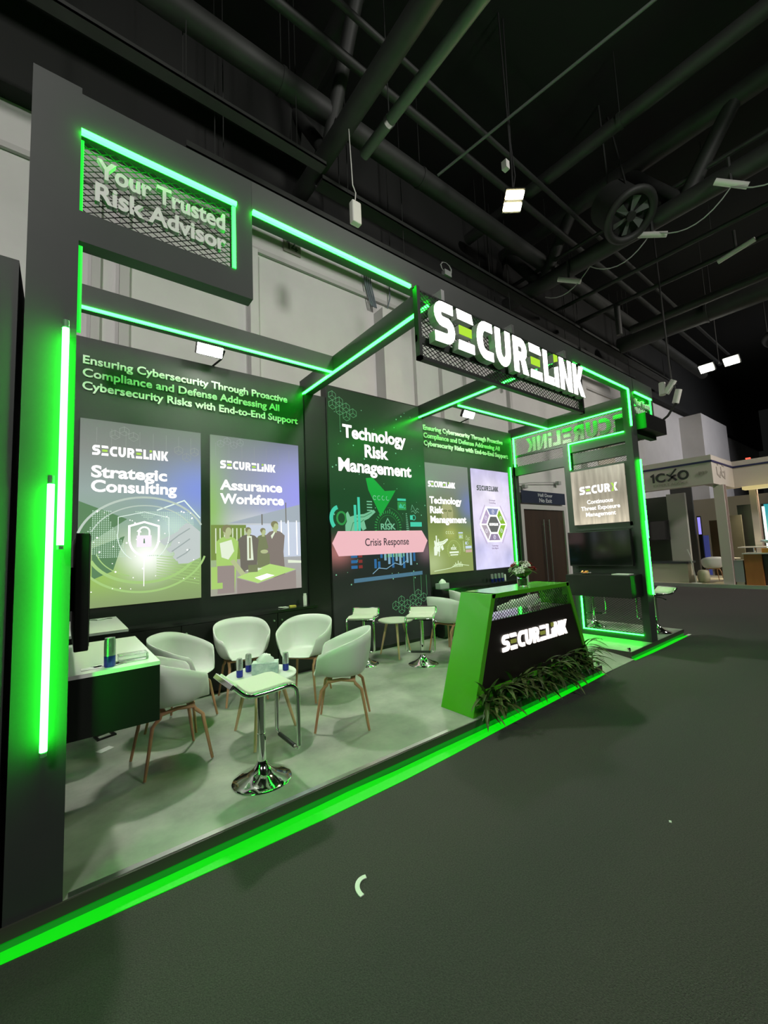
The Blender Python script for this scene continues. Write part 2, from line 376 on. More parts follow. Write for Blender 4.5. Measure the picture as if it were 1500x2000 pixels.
p = MB(); p.box(.02, .0, .0, 2.52, .036, .004); p.build('edge_trim', M_STEEL, st)
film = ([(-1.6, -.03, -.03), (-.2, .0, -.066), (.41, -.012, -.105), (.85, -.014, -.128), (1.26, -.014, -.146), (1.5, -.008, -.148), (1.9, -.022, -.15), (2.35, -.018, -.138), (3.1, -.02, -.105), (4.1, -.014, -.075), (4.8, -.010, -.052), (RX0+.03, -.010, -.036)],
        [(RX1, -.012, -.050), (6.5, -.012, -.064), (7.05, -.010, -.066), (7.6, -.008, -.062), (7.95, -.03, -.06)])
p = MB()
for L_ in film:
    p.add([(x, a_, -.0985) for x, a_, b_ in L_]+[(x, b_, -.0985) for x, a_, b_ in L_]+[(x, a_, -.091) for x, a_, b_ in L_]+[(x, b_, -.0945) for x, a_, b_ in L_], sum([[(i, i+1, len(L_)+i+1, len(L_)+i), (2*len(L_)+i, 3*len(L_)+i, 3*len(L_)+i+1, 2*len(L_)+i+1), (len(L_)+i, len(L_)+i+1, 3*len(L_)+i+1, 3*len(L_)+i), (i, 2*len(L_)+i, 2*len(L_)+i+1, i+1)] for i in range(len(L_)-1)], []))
p.build('painted_glow_film', M_STRIP, st)  # film strip on the carpet, its green light painted in as glow
p = MB(); p.box(-1.6, -.004, -.098, RX0, .0, -.055); p.box(RX1, -.004, -.098, 7.95, 0, -.055); p.build('recess_face', mat('recess_green_glow', (.02, .10, .025), .5, 0, (0, .17, .004), .8), st)  # green light spill put into the recess colour and emission
p = MB(); p.box(7.95, -.065, -.0985, 8.10, -.025, -.093); p.build('film_end', M_OFFW, st)
for x in (RX0-.02, RX1+.02):
    p = MB(); p.lathe([(.022, 0), (.024, .03), (.02, .045), (.0, .05)], (x, .03, .0), 14); tag(p.build('trim_end_knob', M_CHROME, None, 40), 'small chrome knob at the platform edge, %s the ramp' % ('left of' if x < 5.5 else 'right of'), 'knob')
# ---------------------------------------------------------------- neighbouring wall at the left
tag(box_obj('neighbour_partition', M_TOWER, (-1.6, .02, -.1, -.226, .40, 2.96)), 'dark green-grey partition block at the left edge beside the tall tower', 'partition')

# ---------------------------------------------------------------- stand back wall panels
def heading(par, x0, wds):
    for s_, z, w_ in zip(('Ensuring Cybersecurity Through Proactive', 'Compliance and Defense Addressing All', 'Cybersecurity Risks with End-to-End Support'), (3.57, 3.43, 3.29), wds):
        text('heading_line', s_, M_GREYLET, par, (x0, D-.001, z), (1,0,0), (0,0,1), w_, .085, .012, .022)
bw = thing('back_panel', 'black back wall panel with pale heading behind the left coffee table', 'wall panel', (1.3, D, 0))
box_obj('panel', M_DARK, (.03, D, 0, 2.62, D+.1, 3.86), bw)
heading(bw, .095, (2.28, 2.16, 2.43))
bw = thing('back_panel', 'black back wall panel with pale heading behind the reception counter', 'wall panel', (6.2, D, 0))
box_obj('panel', M_DARK, (4.89, D, 0, 7.52, D+.1, 3.86), bw)
heading(bw, 4.93, (2.27, 2.16, 2.42))
box_obj('led_strip', M_LED, (7.40, D-.02, 1.04, 7.425, D-.001, 3.11), bw)
pc = thing('back_column', 'narrow black column between left back wall panel and the tall screen', 'column', (2.79, D, 0))
box_obj('column', M_BLACK, (2.622, D-.035, 0, 2.96, D+.1, 3.755), pc)

# overhead beams with their strips
def beam(label, b, led, ledmat=None):
    t = thing('overhead_beam', label, 'beam', ((b[0]+b[3])/2, (b[1]+b[4])/2, b[2]))
    box_obj('beam', M_BEAM, b, t)
    for l in led: box_obj('led_strip', ledmat or M_LED, l, t)
    return t
ZT = 3.757
beam('long front top beam edged with a bright green strip, left of the lit white sign', (.914, 0, ZT+.004, 6.69, .10, ZT+.23), [(.914, -.024, ZT-.013, 2.30, .0, ZT+.012), (5.05, -.02, ZT-.010, 6.69, .0, ZT+.010)])
beam('green-edged cross beam above the left edge of the tall screen', (2.625, .10, ZT, 2.77, D+.1, ZT+.21), [(2.61, .10, ZT-.018, 2.636, D, ZT+.004)])
beam('green-edged cross beam above the right edge of the tall screen', (4.80, .10, ZT, 4.94, D+.1, ZT+.20), [(4.787, .10, ZT-.018, 4.811, D, ZT+.004)])
beam('green-edged beam running from the left tower over the coffee table', (.0, 1.83, ZT, 2.625, 1.95, ZT+.21), [(.02, 1.815, ZT-.018, 2.61, 1.838, ZT+.004)])
beam('green-edged beam running over the reception counter to the right end', (4.94, 1.83, ZT, 7.60, 1.95, ZT+.20), [(4.94, 1.815, ZT-.018, 7.585, 1.838, ZT+.004)])

# left tower
tw = thing('stand_tower', 'tall charcoal tower at the left end with two upright green tubes', 'tower', (-.1, .5, 0))
box_obj('tower_body', M_TOWER, (-.2, 0, 0, 0, 1.04, 4.02), tw)
TY = -.065
for x, z0, z1 in ((-.042, 1.585, 2.635), (-.081, .685, 1.868)):
    t = MB(); t.tube([(x, TY, z0), (x, TY, z1)], .014, 10); o = t.build('led_tube', M_LEDH, tw, 50)
    t = MB(); t.tube([(x, TY, z1), (x, TY, z1+.04)], .013, 10); t.tube([(x, TY, z0-.02), (x, TY, z0)], .013, 10); t.cyl((x, TY, z1+.02), (x, 0, z1+.02), .006, 6); t.cyl((x, TY, z0-.01), (x, 0, z0-.01), .006, 6); t.build('tube_cap', mat('tube_cap', (.12, .35, .15), .4), o, 50)
box_obj('led_strip', M_LEDD, (.0, .02, 2.68, .018, .05, 3.14), tw)
# corner sign boxes
def corner_sign(label, x0, x1, zb, zm, lines, seg, pu, pv, edge_left=True, bot=None):
    t = thing('corner_sign', label, 'sign', ((x0+x1)/2, 0, zb))
    f = MB(); f.box(x1, 0, zb, x1+.117, .09, ZT+.23); f.box(x0, 0, zb, x1, .09, zm); f.box(x0, 0, ZT+.004, x1, .09, ZT+.23)
    f.build('frame', M_TOWER, t)
    m = MB(); m.lattice(wallfn(0, 0, .045), x0, x1, zm, ZT, pu, pv, .0022, 0); m.build('mesh_panel', M_WIRE, t)
    box_obj('led_strip', M_LED, (x0, -.022, ZT-.012, x1+.012, .0, ZT+.012), t)
    box_obj('led_strip', M_LEDL, (x1-.012, -.008, zm, x1+.008, .012, ZT-.012), t)
    if edge_left: box_obj('led_strip', M_LEDD, (x0, .02, zm, x0+.014, .05, ZT-.02), t)
    for s_, z, xa, w_, h_ in lines: text('lettering', s_, M_GREYLET, t, (xa, .03, z), (1,0,0), (0,0,1), w_, h_, .03, .03)
    return t
corner_sign('mesh corner sign at left reading Your Trusted Risk Advisor', 0, .796, 3.153, 3.32, [('Your Trusted', 3.555, .07, .67, .10), ('Risk Advisor', 3.415, .065, .68, .10)], 0, .062, .034)
cs = corner_sign('mesh corner sign at right end reading Your Trusted Risk Advisor', 6.92, 7.56, 3.10, 3.33, [('Your Trusted', 3.58, 6.97, .56, .09), ('Risk Advisor', 3.44, 6.96, .58, .09)], 0, .062, .034, False)
box_obj('canopy_base', M_BLACK, (6.90, -.14, 3.16, 7.72, .30, 3.40), cs)

# the big lit sign
sgn = thing('lit_sign', 'long hanging mesh sign with big glowing white letters SECURELINK', 'sign', (3.65, -.1, 3.06))
f = MB(); X0, X1, Z0, Z1 = 2.27, 5.03, 3.06, 3.70; yf = -.07
f.box(X0, yf-.05, Z0, X0+.035, yf, Z1); f.box(X1-.035, yf-.05, Z0, X1, yf, Z1); f.box(X0, yf-.05, Z0, X1, yf, Z0+.03); f.box(X0, yf-.02, Z1-.012, X1, yf, Z1); f.box(X0, yf-.03, 3.215, X1, yf-.005, 3.275)
f.build('frame', M_WIRE, sgn)
for x in (2.6, 3.65, 4.7): box_obj('mounting_bracket', M_STEEL, (x, yf-.02, 3.68, x+.04, .0, 3.80), sgn)
m = MB(); m.lattice(wallfn(0, 0, yf-.02), X0+.02, X1-.02, Z0+.02, Z1-.01, .062, .040, .0032, 0); m.build('mesh_panel', M_WIRE, sgn)
wf = wallfn(2.385, 3.215, yf-.05)
l = logo(MB(), 'SECURELiNK', wf, .0, .075, 2.50, .37); l.build('letter_body', [M_LETTERSIDE, M_LETTERSIDE], sgn)
l = logo(MB(), 'SECURELiNK', wf, .075, .081, 2.50, .37); l.build('letter_face', [M_LETTER, M_GREENLET], sgn)

# right end: post, partition with sign, screen and box; reversed side sign on the outer edge
ps = thing('stand_post', 'tall charcoal post at the right end with green strips on its front', 'post', (6.8, .05, 0))
box_obj('post', M_TOWER, (6.69, 0, 0, 6.90, .10, ZT+.23), ps)
box_obj('led_strip', M_LED, (6.675, -.022, 3.19, 6.70, .0, ZT), ps)
for x, z0, z1 in ((6.868, 1.50, 2.69), (6.845, .67, 1.76)):
    t = MB(); t.tube([(x, -.02, z0), (x, -.02, z1)], .013, 10); t.build('led_tube', M_LED, ps, 50)
pt = thing('screen_partition', 'open charcoal partition frame behind the counter holding sign and screen', 'partition', (6.75, .55, 0))
f = MB(); f.box(6.69, .98, 0, 6.80, 1.09, 3.127); f.box(6.69, .10, 2.98, 6.80, .98, 3.127); f.box(6.69, .10, 0, 6.80, .98, .09)
f.box(6.69, .10, 2.645, 6.80, .98, 2.68); f.box(6.69, .10, 1.66, 6.80, .98, 1.757); f.box(6.70, .10, .95, 6.80, .98, 1.66); f.box(6.70, .10, .64, 6.80, .98, .95); f.box(6.69, .10, 1.7, 6.80, .14, 2.65)
f.build('frame', M_TOWER, pt)
m = MB(); m.lattice(lambda u, v, d: (6.75-d, u, v), .10, .98, .09, .64, .05, .034, .002, 0); m.lattice(lambda u, v, d: (6.75-d, u, v), .10, .98, 2.68, 2.98, .05, .034, .002, 0)
m.build('mesh_panel', M_WIRE, pt)
for b in ((6.672, .10, 3.118, 6.69, .985, 3.135), (6.672, .968, 2.69, 6.69, .985, 3.118), (6.672, .965, .10, 6.69, .985, .64), (6.672, .10, .085, 6.69, .985, .10)): box_obj('led_strip', M_LED, b, pt)
sx = thing('securx_lightbox', 'backlit taupe lightbox reading SECURX above the black screen', 'lightbox', (6.68, .56, 1.757))
box_obj('face', grad_mat('taupe_graphic', [(0, (.50, .44, .33)), (.5, (.30, .265, .20)), (1, (.38, .34, .27))], [(.5, .02, .5, .12, (.72, .64, .48), .8), (.02, .5, .08, .8, (.60, .53, .42), .6)], 1.0, 'Y', True, streak=((.3, 1, .12), 14, .25)), (6.665, .142, 1.760, 6.689, .978, 2.645), sx)
l = logo(MB(), 'SECURX', sidefn(.845, 2.245, 6.6645), .0, .006, .58, .13); l.build('logo', [em('poster_white', (1, .97, .95), 1.3), em('logo_lime', (.38, .62, .08), .9)], sx)
for s_, z, yc, w_ in (('Continuous', 2.085, .54, .40), ('Threat Exposure', 1.985, .545, .60), ('Management', 1.885, .545, .46)):
    text('lettering', s_, MATS['poster_white'], sx, (6.6645, yc, z), (0,-1,0), (0,0,1), w_, .062, .003, .016, 'CENTER')
def wall_screen(label, x, sgn_, y0, y1, z0, z1):
    t = thing('television', label, 'television', (x, (y0+y1)/2, z0))
    xa, xb = sorted((x, x+sgn_*.06)); box_obj('casing', mat('black_plastic', (.012, .012, .012), .3), (xa, y0, z0, xb, y1, z1), t, .006)
    xf = x+sgn_*.0605; xa, xb = sorted((xf, xf+sgn_*.002)); box_obj('screen', mat('dark_screen', (.004, .006, .005), .09, spec=.6), (xa, y0+.012, z0+.02, xb, y1-.012, z1-.012), t)
    xa, xb = sorted((x-sgn_*.018, x)); box_obj('mount', M_BLACK, (xa, (y0+y1)/2-.15, (z0+z1)/2-.12, xb, (y0+y1)/2+.15, (z0+z1)/2+.12), t)
    return t
wall_screen('dark wall television on the partition below the SECURX lightbox', 6.66, -1, .115, 1.08, 1.095, 1.645)
wall_screen('dark wall television on the left tower seen almost edge-on', .02, 1, .10, 1.02, 1.06, 1.65)
def wall_box(label, b, top):
    t = thing('display_box', label, 'display box', ((b[0]+b[3])/2, (b[1]+b[4])/2, b[2]))
    box_obj('body', M_BLACK, (b[0], b[1], b[2], b[3], b[4], b[5]-.02), t); box_obj('top', top, (b[0], b[1], b[5]-.02, b[3], b[4], b[5]), t); return t
wall_box('black wall-hung box with a white top on the left tower, holding one can', (.0, .10, .64, .40, 1.08, .95), M_WHITE)
wall_box('black box with white top further back along the left wall', (.0, 1.50, .64, .405, 2.50, .95), M_WHITE)
wall_box('black wall-hung box below the partition television at right', (6.29, .05, .66, 6.69, 1.0, .975), M_BLACK)
ss = thing('side_sign', 'mesh side sign on the right end with white SECURELINK letters seen reversed', 'sign', (7.62, 1.3, 2.94))
f = MB(); f.box(7.59, .31, 2.94, 7.68, D+.1, 3.13); f.box(7.60, .31, 3.33, 7.65, D, 3.37); f.box(7.585, .10, ZT, 7.70, D+.1, ZT+.2); f.box(7.59, D, 0, 7.70, D+.1, 3.2); f.build('frame', M_BEAM, ss)
m = MB(); m.lattice(lambda u, v, d: (7.61+d, u, v), .10, D, 3.13, ZT, .06, .034, .0022, 0); m.build('mesh_panel', M_WIRE, ss)
box_obj('led_strip', M_LED, (7.568, .02, ZT-.016, 7.590, D, ZT+.004), ss); box_obj('led_strip', M_LED, (7.568, D-.03, 3.13, 7.59, D-.005, ZT-.02), ss)
l = logo(MB(), 'SECURELiNK', sideoutfn(.22, 3.40, 7.66), .0, .05, 2.15, .29); l.build('lettering', [M_OFFW, M_OFFW], ss)

# ---------------------------------------------------------------- lightbox posters on the back wall
PW = MATS['poster_white']; LIME = MATS['logo_lime']
PB, PT = 1.04, 2.98
def poster(label, x0, x1, gm):
    t = thing('poster_lightbox', label, 'poster', ((x0+x1)/2, D, PB)); box_obj('face', gm, (x0, D-.022, PB, x1, D-.001, PT), t)
    return t, wallfn(x0, PB, D-.022), x1-x0, PT-PB
def plogo(t, fn0, u, v, w, h, white=None, lime=None):
    f = lambda a, b, d: fn0(u+a, v+b, d)
    logo(MB(), 'SECURELiNK', f, .0, .004, w, h).build('logo', [white or PW, lime or LIME], t)
def pt_(fn0, u, v): return fn0(u, v, .0)
def ell(cu, cv, ru, rv, n=20, a0=0, a1=360): return [(cu+ru*math.cos(math.radians(a0+(a1-a0)*i/n)), cv+rv*math.sin(math.radians(a0+(a1-a0)*i/n))) for i in range(n+(0 if a1-a0 == 360 else 1))]
def hexnet(mb, fn, cells, r, w, d):
    for (cx, cy) in cells:
        pts = [(cx+r*math.cos(math.radians(60*i+30)), cy+r*math.sin(math.radians(60*i+30))) for i in range(6)]
        mb.ribbon(pts, w, fn, d, closed=True)
        for i in (1, 3, 5): mb.ribbon([(cx, cy), pts[(i) % 6]], w, fn, d)
rnd = random.Random(3)
# 1: strategic consulting
g1 = grad_mat('graphic_strategic', [(0, (.22, .30, .13)), (.18, (.27, .42, .14)), (.45, (.24, .36, .27)), (.62, (.27, .34, .32)), (.85, (.20, .215, .20)), (1, (.15, .16, .15))],
      [(1.0, .64, .42, .20, (.20, .27, .66), .95), (.52, .26, .22, .13, (.95, .98, .92), .95), (.75, .42, .22, .10, (.55, .70, .68), .7), (.15, .16, .25, .10, (.30, .50, .08), .6)], 1.0)
t, fn, w, h = poster('tall poster with padlock shield reading Strategic Consulting', .085, 1.245, g1)
plogo(t, fn, .105, 1.565, .70, .105)
text('lettering', 'Strategic', PW, t, fn(.10, 1.335, .0), (1,0,0), (0,0,1), .70, .115, .003, .03)
text('lettering', 'Consulting', PW, t, fn(.10, 1.185, .0), (1,0,0), (0,0,1), .80, .115, .003, .03)
C = [em('ink_pale_ring', (.50, .58, .52), .85), em('ink_lime_ring', (.36, .56, .20), .9), em('ink_shield', (.70, .80, .74), 1.0), PW, em('ink_dot', (.46, .62, .50), 1), em('ink_dark_green', (.10, .21, .10), .9), em('ink_hex', (.26, .28, .26), .9), em('ink_hand', (.46, .50, .50), 1), em('ink_hand_shade', (.28, .33, .33), 1), em('ink_lilac', (.82, .74, .86), 1.0)]
a = MB(); a.cur = 5; a.flat([(0, 1.08), (.42, .90), (.10, .66), (0, .62)], fn, .0008)
a.flat([(0.12, .60), (.40, .72), (.30, .36), (.12, .28)], fn, .0009)
a.cur = 0; a.ribbon(ell(.60, .62, .62, .52, 30, 25, 165), .022, fn, .0012); a.ribbon(ell(.60, .62, .52, .43, 30, 30, 160), .012, fn, .0012)
a.cur = 1; a.ribbon(ell(.60, .60, .62, .48, 34, 195, 345), .022, fn, .0014); a.ribbon(ell(.60, .60, .52, .38, 34, 200, 340), .03, fn, .0013); a.ribbon(ell(.60, .60, .45, .32, 34, 190, 250), .01, fn, .0013)
for i in range(9): a.ribbon([(.70, .50-.028*i), (1.14, .44-.035*i)], .006, fn, .001)
a.cur = 6
hexnet(a, fn, [(.30+.085*i, 1.80+.05*((i) % 2)) for i in range(3)]+[(.92+.085*i, 1.70-.075*(i % 2)) for i in range(3)], .05, .004, .001)
for i in range(8): a.ribbon([(.14+.13*i, 1.70-.04*(i % 3)), (.14+.13*i, 1.86)], .003, fn, .001)
a.cur = 4
def blob(u, v): return (math.sin(u*9.1)+math.sin(v*11.3+u*4)+math.sin(u*17+v*5)) > .1
for i in range(58):
    for j in range(26):
        u, v = .04+i*.019, .50+j*.019
        if blob(u, v) and not (.42 < u < .80 and .5 < v < .86): a.flat([(u, v), (u+.010, v), (u+.010, v+.010), (u, v+.010)], fn, .0016)
a.cur = 7   # the hand at the right
a.flat([(.84, .62), (.93, .80), (1.0, .86), (1.06, .84), (1.15, .76), (1.15, .46), (1.02, .40), (.92, .40)], fn, .0018)
for i in range(3): a.flat([(.72+.07*i, .66-.09*i), (.98, .80-.10*i), (1.0, .745-.10*i), (.78+.06*i, .61-.09*i)], fn, .0019+.0001*i)
a.cur = 8
for i in range(3): a.ribbon([(.80+.05*i, .62-.08*i), (.92+.04*i, .72-.10*i), (1.04, .80-.12*i)], .012, fn, .0022)
a.cur = 2; a.ribbon([(.58, .98), (.82, .92), (.82, .78)]+ell(.58, .74, .245, .30, 10, 5, -62)[1:], .007, fn, .0024); a.ribbon([(.58, .98), (.34, .92), (.34, .78)]+ell(.58, .74, .245, .30, 10, 175, 242)[1:], .007, fn, .0024)
a.ribbon([(.70, 1.0), (.98, 1.12), (1.15, .92)], .014, fn, .0011)
a.cur = 3
a.ribbon([(.58, .87), (.72, .825), (.72, .72)]+ell(.58, .70, .14, .19, 8, 0, -88)[1:]+ell(.58, .70, .14, .19, 8, -92, -180)[:-1]+[(.44, .72), (.44, .825)], .02, fn, .0026, closed=True)
a.ribbon([(.53, .72), (.53, .765)]+ell(.58, .765, .05, .05, 8, 180, 0)+[(.63, .72)], .016, fn, .0027); a.ribbon([(.58, .50), (.58, .18)], .006, fn, .0026)
a.cur = 9; a.flat([(.51, .60), (.65, .60), (.65, .725), (.51, .725)], fn, .0028)
a.cur = 3
for i in range(40):
    u, v, r = rnd.uniform(.05, 1.1), rnd.uniform(.15, 1.0), rnd.choice((.005, .006, .009)); a.flat(ell(u, v, r, r, 6), fn, .003)
a.cur = 5; a.flat([(.572, .64), (.588, .64), (.584, .69), (.576, .69)], fn, .0031)
a.build('artwork', C, t)
# 2: assurance workforce
g2 = grad_mat('graphic_assurance', [(0, (.34, .31, .28)), (.25, (.36, .38, .30)), (.45, (.40, .44, .40)), (.6, (.30, .34, .36)), (.85, (.22, .24, .26)), (1, (.15, .16, .16))],
      [(1.0, .62, .55, .36, (.30, .30, .78), .92), (0.0, .50, .18, .40, (.24, .46, .10), .9), (.6, .46, .4, .06, (.75, .78, .78), .5)], 1.0)
t, fn, w, h = poster('tall poster with four people at a table reading Assurance Workforce', 1.355, 2.515, g2)
plogo(t, fn, .115, 1.535, .70, .10)
text('lettering', 'Assurance', PW, t, fn(.11, 1.275, .0), (1,0,0), (0,0,1), .80, .115, .003, .03)
text('lettering', 'Workforce', PW, t, fn(.11, 1.105, .0), (1,0,0), (0,0,1), .82, .115, .003, .03)
C = [em('ink_suit', (.145, .130, .110), 1), em('ink_suit_warm', (.20, .165, .150), 1), em('ink_shirt_lime', (.34, .52, .14), 1), em('ink_shirt_white', (.66, .72, .58), 1), em('ink_skin_lime', (.40, .44, .24), 1), em('ink_hair', (.20, .19, .10), 1), em('ink_table_lime', (.40, .60, .18), 1), em('ink_window', (.50, .54, .66), 1), em('ink_window_lime', (.17, .24, .06), 1), em('ink_dress', (.17, .19, .10), 1), em('ink_roof', (.40, .44, .52), .8), PW, em('ink_hex2', (.25, .26, .28), .9), em('ink_trouser', (.27, .22, .21), 1)]
a = MB(); a.cur = 10; a.flat([(.2, .86), (1.16, 1.12), (1.16, .86)], fn, .0008)
a.cur = 8; a.flat([(0, .42), (.42, .42), (.42, .84), (0, .84)], fn, .0009)
a.cur = 7; a.flat([(.42, .42), (.80, .42), (.80, .84), (.42, .84)], fn, .0009); a.flat([(.80, .42), (1.16, .42), (1.16, .88), (.80, .88)], fn, .0009)
a.cur = 3
for i in range(9): a.flat([(.05+.05*i, .5), (.062+.05*i, .5), (.062+.05*i, .80), (.05+.05*i, .80)], fn, .001)
a.cur = 11
for u in (.88, .98, 1.10): a.flat([(u, .44), (u+.014, .44), (u+.014, .90), (u, .90)], fn, .0011)
a.cur = 0; a.flat([(.62, .84), (.635, .84), (.635, .98), (.62, .98)], fn, .0011); a.flat([(.95, .86), (.963, .86), (.963, 1.14), (.95, 1.14)], fn, .0011)
a.cur = 12; hexnet(a, fn, [(.12+.08*i, 1.84+.04*(i % 2)) for i in range(4)], .045, .004, .001)
for i in range(7): a.ribbon([(.06+.16*i, 1.68-.03*(i % 3)), (.06+.16*i, 1.85)], .003, fn, .001)
def figure(cx, foot, top, bw, body, head, hair, lean=0, d=.0015, trouser=None, ww=1):
    H = top-foot; hr = H*.075; sh = top-H*.19
    a.cur = body; a.flat([(cx-bw*.42, foot), (cx+bw*.42, foot), (cx+bw*.46+lean, foot+H*.45), (cx+bw*.55+lean, sh-.05), (cx+bw*.32+lean, sh), (cx+lean, sh+.02), (cx-bw*.32+lean, sh), (cx-bw*.55+lean, sh-.05), (cx-bw*.46, foot+H*.45)], fn, d)
    if trouser is not None: a.cur = trouser; a.flat([(cx-bw*.42, foot), (cx+bw*.42, foot), (cx+bw*.42, foot+H*.40), (cx-bw*.42, foot+H*.40)], fn, d+.0001)
    a.cur = head; a.flat([(cx-hr*.45+lean, sh-.01), (cx+hr*.45+lean, sh-.01), (cx+hr*.45+lean, top-hr), (cx-hr*.45+lean, top-hr)], fn, d+.0002); a.flat(ell(cx+lean, top-hr*1.15, hr*.82, hr*1.15), fn, d+.0003)
    a.cur = hair; a.flat(ell(cx+lean-hr*.1, top-hr*.75, hr*.92, hr*.8), fn, d+.00035)
    a.cur = head; a.flat(ell(cx+lean+hr*.25, top-hr*1.35, hr*.6, hr*.85), fn, d+.0004)
figure(.64, .28, .80, .19, 9, 4, 5, 0, .0015); figure(.45, .26, .81, .24, 0, 4, 5, 0, .0018)
a.cur = 3; a.flat([(.43, .40), (.51, .40), (.49, .70), (.43, .70)], fn, .0023); a.cur = 5; a.flat([(.455, .42), (.475, .42), (.475, .68), (.455, .68)], fn, .0024)
figure(.83, .16, .89, .24, 1, 4, 5, -.03, .0026)
a.cur = 3; a.flat([(.74, .70), (.79, .755), (.80, .74), (.755, .66)], fn, .0031); a.cur = 1; a.flat([(.86, .62), (.66, .52), (.64, .47), (.90, .50)], fn, .0031); a.cur = 4; a.flat(ell(.65, .50, .05, .025), fn, .0032)
figure(.17, .02, .84, .24, 2, 4, 5, .02, .0034, 13)
a.cur = 3; a.flat([(.10, .62), (.24, .66), (.27, .52), (.20, .42), (.12, .45)], fn, .0040); a.cur = 4; a.flat([(.22, .40), (.27, .42), (.42, .22), (.36, .20)], fn, .0041)
a.cur = 6; a.flat([(.30, .20), (.56, .11), (1.08, .25), (.72, .34)], fn, .0044); a.cur = 11; a.flat([(.52, .18), (.60, .14), (.78, .19), (.68, .22)], fn, .0046); a.cur = 3; a.flat([(.40, .27), (.52, .25), (.62, .29), (.50, .31)], fn, .0046)
a.cur = 9; a.flat([(.44, .25), (.56, .25), (.56, .34), (.44, .34)], fn, .0047); a.cur = 3; a.flat([(.97, .38), (1.16, .36), (1.16, .33), (.97, .34)], fn, .0044)
a.cur = 13; a.flat([(.30, .19), (.56, .10), (1.08, .24), (1.08, .0), (.30, .0)], fn, .0042); a.cur = 2; a.flat([(.0, .14), (.07, .14), (.07, .34), (.0, .34)], fn, .0045); a.flat([(.0, .08), (.13, .08), (.13, .15), (.0, .15)], fn, .0045)
a.build('artwork', C, t)
# shared risk dial artwork
def risk_art(a, fn, ou, ov, k, ic):
    """dial, bars and small charts; ic = (pale, mid, text) slots"""
    f = lambda u, v, d: fn(ou+u*k, ov+v*k, d)
    a.cur = ic[1]
    for i in range(26):
        an = math.radians(-30+10*i); c0, c1 = .30, .36; a.ribbon([(c0*math.cos(an), c0*math.sin(an)), (c1*math.cos(an), c1*math.sin(an))], .022, f, .0016)
    a.ribbon(ell(0, 0, .26, .26, 30), .006, f, .0015, closed=True); a.ribbon(ell(0, 0, .42, .42, 20, 20, 90), .005, f, .0015)
    a.cur = ic[0]; a.ribbon([(-.09, .06), (-.01, .19), (.07, .06)], .02, f, .0018); a.ribbon([(.0, .17), (.09, .05)], .008, f, .0018)
    for i, hh in enumerate((.05, .1, .16, .12, .22, .14, .18, .1)): a.ribbon([(-.10+.07*i, -.62), (-.10+.07*i, -.62+hh)], .035, f, .0016)
    for i in range(9): a.ribbon([(.50, -.06+.045*i), (.50+.08-.006*i, -.06+.045*i)], .018, f, .0016)
    for i in range(4): a.ribbon(ell(-.33+.115*i, .62, .038, .045, 10, 20+30*i, 320), .014, f, .0016)
    a.ribbon([(.66, .38), (.70, .50), (.75, .42), (.79, .36), (.84, .43), (.89, .40)], .009, f, .0016); a.ribbon([(.66, .34), (.72, .37), (.78, .31), (.84, .36), (.89, .33)], .009, f, .0016)
    a.cur = ic[2]; a.flat([(.62, .02), (.96, .02), (.96, .12), (.62, .12)], f, .0016); a.flat([(.62, .17), (.70, .17), (.70, .27), (.62, .27)], f, .0016); a.ribbon(ell(.73, .22, .05, .055, 10), .014, f, .0017, closed=True)
    a.flat([(.28, .58), (.52, .58), (.52, .63), (.28, .63)], f, .0016); a.cur = ic[1]; a.flat([(.28, .38), (.52, .38), (.52, .56), (.28, .56)], f, .0014)
    a.cur = ic[2]
    for i, hh in enumerate((.06, .1, .08, .04)): a.ribbon([(.33+.03*i, .42), (.33+.03*i, .42+hh)], .02, f, .0017)
    a.ribbon(ell(.47, .46, .035, .04, 8, 40, 330), .012, f, .0017)
def hand_art(a, fn, ou, ov, k, c_l, c_d):
    f = lambda u, v, d: fn(ou+u*k, ov+v*k, d)
    a.cur = c_l; a.flat([(0, -.22), (.0, .02), (.08, .16), (.22, .20), (.40, .22), (.62, .30), (.66, .26), (.50, .14), (.40, .10), (.44, -.04), (.36, -.08), (.30, .02), (.26, -.12), (.16, -.10), (.12, -.22)], f, .002)
    a.flat([(.04, .06), (.02, .22), (.06, .26), (.12, .14)], f, .0021)
    a.cur = c_d
    for p in ([(.10, -.10), (.16, .06), (.28, .10)], [(.26, -.08), (.30, .06), (.40, .12)], [(.20, .16), (.40, .17), (.58, .25)]): a.ribbon(p, .014, f, .0023)
# 3: technology risk management
g3 = grad_mat('graphic_risk', [(0, (.24, .30, .10)), (.25, (.25, .33, .08)), (.5, (.14, .19, .055)), (.8, (.19, .21, .19)), (1, (.20, .22, .20))],
      [(1.0, .62, .30, .18, (.16, .20, .44), .9), (.05, .10, .3, .12, (.50, .60, .32), .6), (.5, .54, .18, .13, (.30, .30, .14), .85), (.5, .36, .16, .07, (.42, .46, .12), .7)], .95)
t, fn, w, h = poster('tall olive poster with face and dial reading Technology Risk Management', 4.905, 6.025, g3)
plogo(t, fn, .06, 1.515, .68, .105)
for s_, v, w_ in (('Technology', 1.225, .82), ('Risk', 1.055, .33), ('Management', .885, .92)): text('lettering', s_, PW, t, fn(.075, v, .0), (1,0,0), (0,0,1), w_, .115, .003, .03)
C = [em('ink_pale_lime', (.62, .74, .48), 1), em('ink_mid_lime', (.36, .46, .16), 1), em('ink_blue_tag', (.50, .58, .72), 1), em('ink_face_dark', (.10, .12, .04), 1), em('ink_pale_hand', (.72, .78, .66), 1), em('ink_red_tag', (.50, .34, .30), 1), em('ink_face_light', (.33, .33, .17), 1)]
a = MB(); a.cur = 6; a.flat(ell(.50, 1.06, .15, .22, 24), fn, .0008)
